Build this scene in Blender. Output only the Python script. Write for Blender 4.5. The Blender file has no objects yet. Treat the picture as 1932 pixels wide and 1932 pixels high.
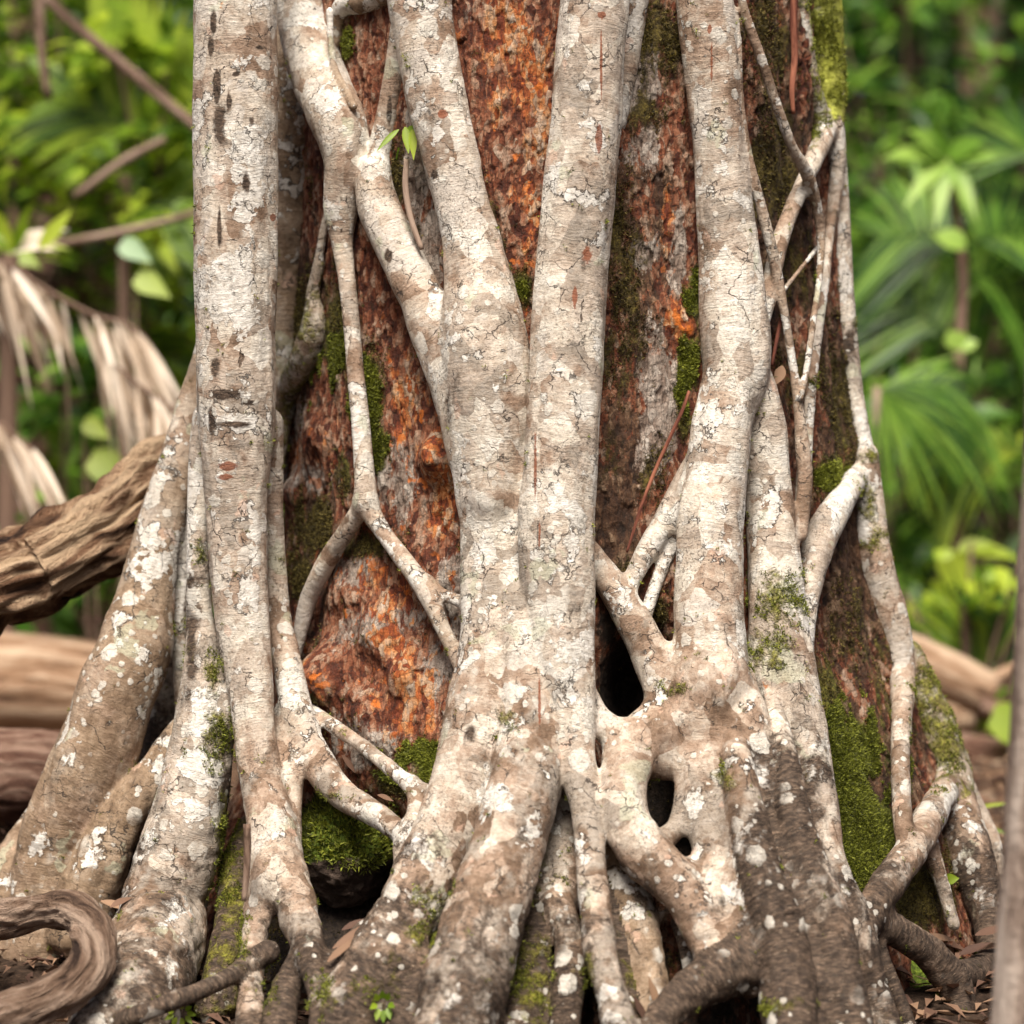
import bpy, math, random
import numpy as np
from mathutils import Vector, Matrix
R_=math.radians
sc=bpy.context.scene
col=sc.collection
# ------------------------------------------------------------------ camera, light, exposure
D=5.0; H=0.966
cd=bpy.data.cameras.new('camera'); cam=bpy.data.objects.new('camera',cd); col.objects.link(cam)
cam.location=(0,-D,H); cam.rotation_euler=(R_(90),0,0)
cd.sensor_width=36; cd.lens=36*D/1.932; cd.clip_end=400; cd.clip_start=0.1
cd.dof.use_dof=True; cd.dof.focus_distance=4.98; cd.dof.aperture_fstop=1.6
sc.camera=cam
w=bpy.data.worlds.new('World'); sc.world=w; w.use_nodes=True
SUN_EL,SUN_AZ=R_(58),R_(-6)      # azimuth measured from -y (camera side) towards -x
nt=w.node_tree; bg=nt.nodes['Background']; sk=nt.nodes.new('ShaderNodeTexSky')
sk.sky_type='NISHITA'; sk.sun_disc=False; sk.sun_elevation=SUN_EL; sk.dust_density=6.0; sk.air_density=0.7; sk.ozone_density=0.0
sdir=Vector((math.sin(SUN_AZ)*math.cos(SUN_EL), -math.cos(SUN_AZ)*math.cos(SUN_EL), math.sin(SUN_EL)))
sk.sun_rotation=math.atan2(sdir.x,sdir.y)
nt.links.new(sk.outputs[0],bg.inputs[0]); bg.inputs[1].default_value=0.06
sl=bpy.data.lights.new('sun','SUN'); sl.energy=4.2; sl.angle=R_(28); sl.color=(1,.92,.81)
so=bpy.data.objects.new('sun',sl); col.objects.link(so); so.rotation_euler=sdir.to_track_quat('Z','Y').to_euler()
sc.view_settings.view_transform='Standard'; sc.view_settings.look='None'; sc.view_settings.exposure=0.78; sc.view_settings.gamma=1
sc.cycles.max_bounces=6; sc.cycles.diffuse_bounces=4; sc.cycles.transmission_bounces=4; sc.cycles.transparent_max_bounces=8
sc.cycles.use_denoising=True; sc.cycles.use_adaptive_sampling=True; sc.cycles.adaptive_threshold=0.025
VOX=0.0045
# ------------------------------------------------------------------ helpers
rng=np.random.default_rng(7); rnd=random.Random(11)
def smooth01(x): x=np.clip(x,0,1); return x*x*(3-2*x)
def hash3(i,j,k,seed=0):
    h=(i.astype(np.int64)*73856093)^(j.astype(np.int64)*19349663)^(k.astype(np.int64)*83492791)^(seed*2654435761)
    h=(h^(h>>13))*1274126177; h&=0xffffffff; h=(h^(h>>16))*2246822519; h&=0xffffffff; h^=h>>13
    return (h&0xffffff)/float(0x1000000)
def vnoise(p,seed=0):
    i=np.floor(p).astype(np.int64); f=p-i; f=f*f*(3-2*f); r=0
    for a in (0,1):
        for b in (0,1):
            for c in (0,1):
                wgt=(f[...,0] if a else 1-f[...,0])*(f[...,1] if b else 1-f[...,1])*(f[...,2] if c else 1-f[...,2])
                r=r+wgt*hash3(i[...,0]+a,i[...,1]+b,i[...,2]+c,seed)
    return r
def fbm(p,o=3,seed=0):
    r=0; a=.5; t=0
    for q in range(o): r=r+a*vnoise(p*(2.03**q)+q*17.3,seed+q); t+=a; a*=.5
    return r/t
def link(o,parent=None):
    col.objects.link(o)
    if parent is not None: o.parent=parent
    return o
def tag(o,label=None,cat=None,group=None,kind=None):
    if label: o['label']=label
    if cat: o['category']=cat
    if group: o['group']=group
    if kind: o['kind']=kind
    return o
def empty(name,loc,label,cat,group=None):
    o=bpy.data.objects.new(name,None); o.location=loc; o.empty_display_size=.1; link(o); return tag(o,label,cat,group)
def mesh_obj(name,V,F,mat,parent=None,attrs=None,normals=None,smooth=True):
    """V (n,3) world coordinates, F (m,4) or (m,3) int or list of arrays; stored relative to the parent's location"""
    V=np.asarray(V,dtype=np.float32)
    off=np.array(parent_world(parent),dtype=np.float32)
    me=bpy.data.meshes.new(name)
    Fs=F if isinstance(F,list) else [F]
    Fs=[np.asarray(f,dtype=np.int32) for f in Fs if len(f)]
    nl=sum(f.size for f in Fs); nf=sum(len(f) for f in Fs)
    me.vertices.add(len(V)); me.vertices.foreach_set('co',(V-off).ravel())
    me.loops.add(nl); me.polygons.add(nf)
    me.loops.foreach_set('vertex_index',np.concatenate([f.ravel() for f in Fs]))
    st=[];s=0
    for f in Fs:
        st.append(s+np.arange(len(f))*f.shape[1]); s+=f.size
    me.polygons.foreach_set('loop_start',np.concatenate(st).astype(np.int32))
    me.update(calc_edges=True); me.validate()
    if smooth: me.polygons.foreach_set('use_smooth',np.ones(len(me.polygons),dtype=bool))
    for k,v in (attrs or {}).items():
        v=np.asarray(v,dtype=np.float32)
        if v.ndim==2:
            a=me.attributes.new(k,'FLOAT_VECTOR','POINT'); a.data.foreach_set('vector',v.ravel())
        else:
            a=me.attributes.new(k,'FLOAT','POINT'); a.data.foreach_set('value',v)
    if normals is not None:
        me.normals_split_custom_set_from_vertices([tuple(n) for n in normals.tolist()])
    if mat: me.materials.append(mat)
    return link(bpy.data.objects.new(name,me),parent)
def parent_world(p):
    v=Vector((0,0,0))
    while p is not None: v=v+p.location; p=p.parent
    return tuple(v)
# ---- picture units: 1 unit = 1/1932 of the frame = 1 mm at y = 0
def P(px,py,y): k=(D+y)/D; return np.array(((px-966)/1000*k, y, H+(966-py)/1000*k))
_py=[-400,0,500,1000,1250,1400,1600,1750,1932,2100]
_R =[.575,.575,.585,.625,.67,.72,.82,.90,1.0,1.08]
_cx=[1045,1045,1055,1085,1100,1110,1110,1090,1060,1060]
def surf_y(px,py,Rtab=None):
    R=np.interp(py,_py,Rtab or _R); cx=(np.interp(py,_py,_cx)-966)/1000*1.11; y=0.0
    for _ in range(5):
        x=(px-966)/1000*(D+y)/D-cx
        y=.60-math.sqrt(max(R*R-x*x,(.3*R)**2))
    return y
# ------------------------------------------------------------------ node helper
class N:
    def __init__(s,name):
        s.m=bpy.data.materials.new(name); s.m.use_nodes=True; s.t=s.m.node_tree; s.b=s.t.nodes['Principled BSDF']; s.out=s.t.nodes['Material Output']
        s.geo=s.t.nodes.new('ShaderNodeNewGeometry')
    def pos(s): return s.geo.outputs['Position']
    def new(s,ty,ins=(),**kw):
        n=s.t.nodes.new(ty)
        for k,v in kw.items(): setattr(n,k,v)
        for k,v in (ins.items() if isinstance(ins,dict) else enumerate(ins)):
            if v is None: continue
            if isinstance(v,bpy.types.NodeSocket): s.t.links.new(v,n.inputs[k])
            else:
                n.inputs[k].default_value=v
        return n
    def math(s,op,a,b=None,c=None,clamp=False):
        n=s.new('ShaderNodeMath',[a,b,c],operation=op); n.use_clamp=clamp; return n.outputs[0]
    def vm(s,op,a,b=None): return s.new('ShaderNodeVectorMath',[a,b],operation=op).outputs[0]
    def attr(s,name,out='Fac'):
        n=s.t.nodes.new('ShaderNodeAttribute'); n.attribute_name=name; return n.outputs[out]
    def noise(s,vec,scale,detail=2,rough=.5,dist=0,out=0):
        return s.new('ShaderNodeTexNoise',{'Vector':vec,'Scale':scale,'Detail':detail,'Roughness':rough,'Distortion':dist}).outputs[out]
    def voro(s,vec,scale,feature='F1',out='Distance',rand=1.0):
        return s.new('ShaderNodeTexVoronoi',{'Vector':vec,'Scale':scale,'Randomness':rand},feature=feature).outputs[out]
    def warp(s,vec,scale,amt,detail=3):
        n=s.noise(vec,scale,detail,out=1); d=s.vm('SUBTRACT',n,(.5,.5,.5)); d=s.vm('MULTIPLY',d,(amt,amt,amt)); return s.vm('ADD',vec,d)
    def ramp(s,f,stops,interp='LINEAR'):
        n=s.new('ShaderNodeValToRGB',[f]); r=n.color_ramp; r.interpolation=interp
        while len(r.elements)>1: r.elements.remove(r.elements[-1])
        for i,(p,c) in enumerate(stops):
            e=r.elements[0] if i==0 else r.elements.new(p)
            e.position=p; e.color=(c,c,c,1) if isinstance(c,(int,float)) else (*c,1)
        return n.outputs[0]
    def step(s,f,a,b): return s.new('ShaderNodeMapRange',{0:f,1:a,2:b,3:0.0,4:1.0},interpolation_type='SMOOTHSTEP').outputs[0]
    def mix(s,f,a,b,mode='MIX'):
        n=s.t.nodes.new('ShaderNodeMix'); n.data_type='RGBA'; n.blend_type=mode
        for k,v in ((0,f),(6,a),(7,b)):
            if isinstance(v,bpy.types.NodeSocket): s.t.links.new(v,n.inputs[k])
            elif k==0: n.inputs[0].default_value=v
            else: n.inputs[k].default_value=(*v,1) if len(v)==3 else v
        return n.outputs[2]
    def finish(s,colr,rough=.8,height=None,dist=.003,strength=1.0,spec=.3,transl=None):
        b=s.b
        if isinstance(colr,bpy.types.NodeSocket): s.t.links.new(colr,b.inputs['Base Color'])
        else: b.inputs['Base Color'].default_value=(*colr,1)
        if isinstance(rough,bpy.types.NodeSocket): s.t.links.new(rough,b.inputs['Roughness'])
        else: b.inputs['Roughness'].default_value=rough
        b.inputs['Specular IOR Level'].default_value=spec
        if height is not None:
            bp=s.new('ShaderNodeBump',{'Strength':strength,'Distance':dist,'Height':height}); s.t.links.new(bp.outputs[0],b.inputs['Normal'])
        if transl:
            tr=s.new('ShaderNodeBsdfTranslucent'); 
            if isinstance(colr,bpy.types.NodeSocket): s.t.links.new(colr,tr.inputs[0])
            else: tr.inputs[0].default_value=(*colr,1)
            mx=s.new('ShaderNodeMixShader',[transl,b.outputs[0],tr.outputs[0]]); s.t.links.new(mx.outputs[0],s.out.inputs[0])
        return s.m
# ------------------------------------------------------------------ materials
def fig_bark():
    n=N('fig_bark'); p=n.pos(); co=n.attr('rootco','Vector')
    wp=n.warp(p,16,.055,5); wp2=n.warp(p,55,.012,3); 
    cell=n.voro(wp,19,out='Color'); cr=n.new('ShaderNodeSeparateColor',[cell]).outputs
    tone=n.ramp(cr[0],[(0,(.20,.14,.10)),(.16,(.31,.235,.18)),(.32,(.42,.345,.275)),(.5,(.50,.43,.345)),(.68,(.56,.50,.415)),(.84,(.62,.59,.54))],'CONSTANT')
    # broad variation between grey cream and brown
    big=n.noise(n.vm('ADD',p,(3,1,2)),4.2,4,.6)
    warm=n.attr('warm')
    bsel=n.step(n.math('ADD',n.math('MULTIPLY_ADD',n.math('SUBTRACT',n.noise(wp2,22,4,.6),.5),.5,big),n.math('MULTIPLY',warm,.3)),.46,.56)
    fine=n.noise(n.vm('MULTIPLY',co,(1,1,1.5)),42,6,.75)
    taupe=n.ramp(fine,[(.33,(.12,.07,.042)),(.5,(.27,.18,.12)),(.66,(.44,.335,.25))])
    cream=n.ramp(fine,[(.30,(.33,.27,.21)),(.44,(.58,.53,.45)),(.66,(.70,.665,.60))])
    lv_=n.math('ADD',n.math('MULTIPLY_ADD',n.noise(wp2,10,7,.62),.72,n.math('MULTIPLY',cr[0],.28)),n.math('MULTIPLY',n.math('SUBTRACT',big,.5),.62))
    lv_=n.math('SUBTRACT',lv_,n.math('MULTIPLY_ADD',warm,.06,n.math('MULTIPLY',n.attr('age'),.145)))
    plate=n.ramp(lv_,[(0,(.12,.078,.052)),(.33,(.20,.135,.095)),(.38,(.30,.215,.16)),(.43,(.39,.30,.235)),(.47,(.49,.41,.335)),(.51,(.58,.52,.44)),(.555,(.65,.605,.53)),(.61,(.71,.685,.63))],'CONSTANT')
    base=n.mix(bsel,cream,taupe)
    c=n.mix(.6,base,plate)
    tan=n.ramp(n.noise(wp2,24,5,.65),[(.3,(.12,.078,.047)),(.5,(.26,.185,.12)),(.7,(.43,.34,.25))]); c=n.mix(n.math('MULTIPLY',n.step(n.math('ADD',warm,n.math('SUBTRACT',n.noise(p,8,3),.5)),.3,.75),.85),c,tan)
    # crisp pale crust patches
    cr_n=n.math('ADD',n.math('MULTIPLY',n.noise(wp2,7.5,6,.6),.62),n.math('MULTIPLY',n.noise(wp2,23,5,.65),.40))
    white=n.step(n.math('ADD',cr_n,n.math('SUBTRACT',n.math('MULTIPLY',n.attr('pale'),.13),n.math('MULTIPLY',n.attr('age'),.018))),.562,.574)
    wcol=n.ramp(n.noise(p,70,3),[(.3,(.52,.49,.44)),(.6,(.73,.715,.675))])
    c=n.mix(n.math('MULTIPLY',white,.88),c,wcol)
    # greenish-grey lichen
    gl=n.step(n.noise(n.vm('ADD',wp,(7,7,7)),9,4),.64,.66); c=n.mix(n.math('MULTIPLY',gl,.45),c,(.47,.50,.37))
    # pink / orange blushes
    pk=n.step(n.noise(n.vm('ADD',wp2,(11,3,5)),17,3),.67,.70); c=n.mix(n.math('MULTIPLY',pk,.5),c,(.62,.42,.32))
    og=n.step(n.noise(n.vm('ADD',wp2,(1,13,5)),21,4),.755,.79); c=n.mix(n.math('MULTIPLY',og,.7),c,(.50,.17,.04))
    # dark squiggly outlines between crusts
    wl_=n.warp(n.warp(p,22,.05,5),80,.012,2); ed=n.voro(wl_,16,'DISTANCE_TO_EDGE'); lm=n.step(n.noise(n.vm('ADD',p,(5,9,1)),17,3),.50,.60)
    line=n.math('MULTIPLY',n.step(ed,.018,.005),lm)
    wl=n.math('ABSOLUTE',n.math('SUBTRACT',cr_n,.566)); line2=n.math('MULTIPLY',n.step(wl,.009,.004),n.step(n.noise(p,14,2),.48,.56))
    line=n.math('MAXIMUM',line,n.math('MULTIPLY',line2,.95))
    c=n.mix(n.math('MULTIPLY',line,.85),c,(.05,.04,.035))
    # scars: long dark vertical gashes
    sv=n.vm('MULTIPLY',n.warp(p,30,.02,3),(34,34,7)); sca=n.math('MULTIPLY',n.step(n.noise(sv,1,4,.6),.70,.74),n.step(n.noise(n.vm('ADD',p,(2,2,9)),5,2),.5,.62))
    c=n.mix(n.math('MULTIPLY',sca,.85),c,(.09,.055,.035))
    # dark weathered bark low on the roots; also shade painted into root gaps
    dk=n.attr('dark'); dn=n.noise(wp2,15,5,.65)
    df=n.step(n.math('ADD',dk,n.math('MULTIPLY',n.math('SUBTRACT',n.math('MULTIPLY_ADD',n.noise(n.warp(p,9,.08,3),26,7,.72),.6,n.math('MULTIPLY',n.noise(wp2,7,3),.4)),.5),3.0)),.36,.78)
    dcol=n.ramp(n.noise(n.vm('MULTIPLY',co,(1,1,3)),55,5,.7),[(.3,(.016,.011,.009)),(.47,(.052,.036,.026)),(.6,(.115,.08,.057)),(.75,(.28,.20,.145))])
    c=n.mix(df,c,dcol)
    sp=n.voro(n.warp(n.warp(p,50,.02,3),160,.006,2),21); spc=n.voro(p,21,out='Color'); spr=n.new('ShaderNodeSeparateColor',[spc]).outputs[1]
    spot=n.math('MULTIPLY',n.step(sp,n.math('MULTIPLY',spr,.5),n.math('MULTIPLY',spr,.43)),n.step(spr,.35,.4))
    sp2=n.voro(n.warp(p,90,.008,2),52); spc2=n.new('ShaderNodeSeparateColor',[n.voro(p,52,out='Color')]).outputs[1]; spot2=n.math('MULTIPLY',n.step(sp2,n.math('MULTIPLY',spc2,.42),n.math('MULTIPLY',spc2,.34)),n.step(spc2,.55,.6))
    spot=n.math('MULTIPLY',n.math('MAXIMUM',spot,spot2),n.step(n.noise(p,6,3),.47,.56))
    c=n.mix(n.math('MULTIPLY',spot,.8),c,(.60,.575,.52))
    mott=n.noise(n.warp(p,60,.01,2),85,6,.78); c=n.mix(.8,c,n.ramp(mott,[(.32,(.52,.47,.43)),(.45,(.86,.84,.82)),(.55,(1,1,1)),(.72,(1.14,1.13,1.12))]),'MULTIPLY')
    # raised lenticels across the root
    lv=n.vm('MULTIPLY',co,(70,70,330)); le=n.step(n.noise(lv,1,1),.66,.74)
    le=n.math('MULTIPLY',le,n.step(n.noise(p,12,2),.35,.5))
    c=n.mix(n.math('MULTIPLY',le,.30),c,(.66,.50,.36))
    pt=n.step(n.noise(n.vm('MULTIPLY',co,(150,150,240)),1,1),.70,.76); c=n.mix(n.math('MULTIPLY',pt,.5),c,(.10,.07,.05))
    # sooty specks
    sk_=n.math('MULTIPLY',n.step(n.noise(p,190,4,.75),.53,.62),n.step(n.noise(n.vm('ADD',p,(0,4,4)),8,4),.45,.62)); c=n.mix(n.math('MULTIPLY',sk_,.7),c,(.06,.05,.04))
    c=n.mix(n.math('MULTIPLY',n.step(n.math('ADD',n.attr('rust'),n.math('SUBTRACT',n.noise(p,50,3,.7),.5)),.35,.55),.85),c,(.20,.055,.02))
    # moss film
    ms=n.attr('moss'); mn=n.noise(wp2,30,5,.7); mf=n.step(n.math('ADD',ms,n.math('MULTIPLY',n.math('SUBTRACT',mn,.5),2.2)),.34,.85)
    mcol=n.ramp(n.noise(p,110,4,.7),[(.3,(.05,.036,.010)),(.5,(.15,.135,.020)),(.72,(.34,.34,.045))])
    mcol=n.mix(n.attr('lime'),mcol,n.ramp(n.noise(p,90,4,.7),[(.3,(.16,.17,.02)),(.5,(.33,.36,.04)),(.7,(.50,.53,.08))]))  # lime moss, its colour brightened to carry light on the right edge
    c=n.mix(n.math('MULTIPLY',mf,.92),c,mcol)
    wr=n.noise(n.vm('MULTIPLY',n.warp(co,9,.05,2),(7,7,150)),1,4,.6)
    h=n.math('MULTIPLY',wr,.55)
    h=n.math('MULTIPLY_ADD',le,.55,h); h=n.math('MULTIPLY_ADD',white,.35,h); h=n.math('MULTIPLY_ADD',line,-.6,h); h=n.math('MULTIPLY_ADD',sca,-1.1,h)
    h=n.math('MULTIPLY_ADD',fine,.7,h); h=n.math('MULTIPLY_ADD',n.noise(p,150,4,.7),.5,h); h=n.math('MULTIPLY_ADD',n.math('MULTIPLY',mf,mn),2.5,h); h=n.math('MULTIPLY_ADD',spot,.25,h)
    h=n.math('MULTIPLY_ADD',cr[1],.35,h)
    return n.finish(c,.78,h,.0042,1.0,.25)
def host_bark():
    n=N('host_bark'); p=n.pos(); c1=n.attr('cell'); c2=n.attr('cellb'); ed=n.attr('edge')
    wp=n.warp(n.vm('MULTIPLY',p,(1,1,.45)),30,.03,4)
    chp=n.warp(n.vm('MULTIPLY',p,(1,1,.5)),45,.016,3); chv=n.new('ShaderNodeSeparateColor',[n.voro(chp,85,out='Color')]).outputs[0]; che=n.voro(chp,85,'DISTANCE_TO_EDGE')
    v=n.math('ADD',n.math('MULTIPLY_ADD',chv,.26,n.math('MULTIPLY',c1,.28)),n.math('MULTIPLY',n.noise(wp,40,6,.72),.58))
    v=n.math('SUBTRACT',v,.035)
    red=n.ramp(v,[(.22,(.035,.010,.006)),(.40,(.075,.018,.008)),(.49,(.16,.045,.018)),(.56,(.26,.105,.055)),(.63,(.29,.16,.10)),(.77,(.38,.28,.21))])
    org=n.ramp(v,[(.25,(.11,.022,.008)),(.40,(.18,.040,.014)),(.49,(.36,.095,.022)),(.56,(.48,.20,.07)),(.63,(.45,.26,.14)),(.74,(.46,.34,.25)),(.86,(.64,.55,.46))])
    gry=n.ramp(v,[(.25,(.09,.06,.045)),(.42,(.22,.16,.125)),(.58,(.34,.28,.235)),(.75,(.45,.40,.35))])
    brn=n.ramp(v,[(.25,(.014,.007,.004)),(.45,(.05,.022,.011)),(.60,(.11,.055,.028)),(.8,(.24,.16,.10))])
    nz=n.math('MULTIPLY',n.math('SUBTRACT',n.noise(wp,24,5,.7),.5),2.3)
    c=red
    for a,cc in (('brown',brn),('grey',gry),('orange',org)):
        c=n.mix(n.step(n.math('ADD',n.attr(a),nz),.42,.56),c,cc)
    stre=n.noise(n.vm('MULTIPLY',p,(210,210,22)),1,4,.7); c=n.mix(.75,c,n.ramp(stre,[(.3,.35),(.55,1.0),(.75,1.2)]),'MULTIPLY')
    c=n.mix(n.math('MAXIMUM',n.math('MULTIPLY',n.step(ed,.07,.02),.6),n.math('MULTIPLY',n.step(che,.05,.012),.55)),c,(.03,.018,.012))
    og=n.step(n.noise(n.vm('ADD',n.warp(p,40,.03,3),(9,2,5)),24,3),.64,.68); c=n.mix(n.math('MULTIPLY',og,n.math('MULTIPLY',n.attr('hot'),.85)),c,(.60,.16,.02))
    ms=n.attr('moss'); mn=n.noise(n.vm('MULTIPLY',n.warp(p,60,.02,3),(1,1,.35)),34,6,.72); mf=n.step(n.math('ADD',ms,n.math('MULTIPLY',n.math('SUBTRACT',mn,.5),2.0)),.38,.72)
    mcol=n.ramp(n.noise(p,120,4,.7),[(.3,(.014,.009,.003)),(.5,(.065,.047,.009)),(.72,(.19,.145,.028))])
    gcol=n.ramp(n.noise(p,120,4,.7),[(.3,(.02,.03,.005)),(.5,(.12,.14,.015)),(.72,(.29,.31,.035))])
    c=n.mix(mf,c,n.mix(n.attr('lush'),mcol,gcol))
    so=n.attr('soil'); soil_shade=n.step(n.math('ADD',so,n.math('SUBTRACT',mn,.5)),.4,.6); c=n.mix(soil_shade,c,n.ramp(n.noise(p,90,4),[(.35,(.012,.008,.006)),(.6,(.035,.024,.017)),(.8,(.09,.06,.04))]))  # soil colour; in the root holes it is painted shade
    h=n.math('MULTIPLY_ADD',chv,1.3,n.math('MULTIPLY',stre,.9)); h=n.math('MULTIPLY_ADD',n.noise(p,140,4,.7),1.2,h); h=n.math('MULTIPLY_ADD',n.math('MULTIPLY',mf,mn),2.5,h); h=n.math('MULTIPLY_ADD',n.noise(wp,60,3),1.2,h)
    return n.finish(c,.75,h,.004,1.0,.3)
def wood_mat(name,light,mid,dark,grain=(1,1,1),sc_=1.0,bump=.008):
    """weathered fallen wood, grain along the attribute 'rootco' z"""
    n=N(name); p=n.pos(); co=n.attr('rootco','Vector')
    g=n.vm('MULTIPLY',n.warp(co,5,.07,3),(42*sc_,42*sc_,4*sc_)); a=n.noise(g,1,6,.68); b=n.noise(n.vm('MULTIPLY',co,(9,9,2)),1,3)
    v=n.math('ADD',n.math('MULTIPLY',a,.7),n.math('MULTIPLY',b,.35))
    c=n.ramp(v,[(.40,dark),(.49,mid),(.60,light)])
    h=n.math('MULTIPLY_ADD',a,1.0,n.math('MULTIPLY',n.noise(p,60,4,.7),.4))
    return n.finish(c,.85,h,bump,1.0,.2)
def leaf_mat(name,dark,mid,light,transl=.35,rough=.45,brown=0):
    n=N(name); p=n.pos(); r=n.new('ShaderNodeObjectInfo').outputs['Random']
    a=n.noise(p,3.5,3); rl=n.attr('leafv')
    v=n.math('ADD',n.math('MULTIPLY',a,.5),n.math('MULTIPLY',rl,.55))
    c=n.ramp(v,[(.3,dark),(.52,mid),(.75,light)])
    return n.finish(c,rough,None,spec=.5,transl=transl)
def soil_mat():
    n=N('forest_soil'); p=n.pos()
    a=n.noise(p,6,5,.65); b=n.noise(p,70,5,.7); cl=n.voro(n.warp(p,30,.03,2),38,out='Color'); cv=n.new('ShaderNodeSeparateColor',[cl]).outputs[0]
    c=n.ramp(n.math('ADD',n.math('MULTIPLY',a,.4),n.math('MULTIPLY',b,.6)),[(.35,(.016,.010,.007)),(.52,(.05,.032,.022)),(.66,(.12,.075,.05))])
    leafc=n.ramp(cv,[(0,(.14,.07,.04)),(.3,(.22,.13,.08)),(.6,(.10,.055,.035)),(.85,(.32,.23,.16))],'CONSTANT')
    far=n.step(n.new('ShaderNodeSeparateXYZ',[p]).outputs[1],.6,1.6)
    c=n.mix(n.math('MULTIPLY',n.math('MULTIPLY',n.step(cv,.3,.4),far),.8),c,leafc)
    h=n.math('ADD',n.math('MULTIPLY',b,1.0),n.math('MULTIPLY',cv,.5))
    return n.finish(c,.95,h,.012,1.0,.15)
M={}
M['fig']=fig_bark(); M['host']=host_bark(); M['soil']=soil_mat()
M['log']=wood_mat('weathered_log_wood',(.46,.33,.215),(.15,.08,.045),(.012,.006,.005),sc_=.9,bump=.05)
M['log_pale']=wood_mat('pale_log_wood',(.50,.37,.26),(.27,.16,.095),(.07,.04,.026),sc_=.6,bump=.02)
M['log_dark']=wood_mat('dark_log_wood',(.30,.20,.15),(.13,.065,.045),(.03,.015,.01),bump=.025)
M['liana']=wood_mat('brown_liana_bark',(.34,.25,.19),(.15,.095,.065),(.025,.014,.010),sc_=1.1,bump=.03)
M['twig']=wood_mat('twig_bark',(.30,.22,.17),(.17,.11,.08),(.05,.03,.02),bump=.002)
M['redtwig']=wood_mat('red_twig_bark',(.26,.10,.06),(.11,.035,.022),(.04,.015,.012),bump=.002)
M['trunk']=wood_mat('grey_sapling_bark',(.50,.42,.36),(.24,.18,.145),(.08,.055,.04),sc_=.55,bump=.02)
M['moss']=leaf_mat('moss_green',(.04,.045,.006),(.145,.165,.014),(.34,.37,.045),.3,.7)
M['moss_olive']=leaf_mat('moss_olive',(.022,.016,.004),(.075,.058,.011),(.20,.155,.035),.25,.8)
M['dead']=leaf_mat('dead_leaf',(.06,.028,.018),(.13,.068,.042),(.27,.165,.10),.12,.8)
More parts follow.
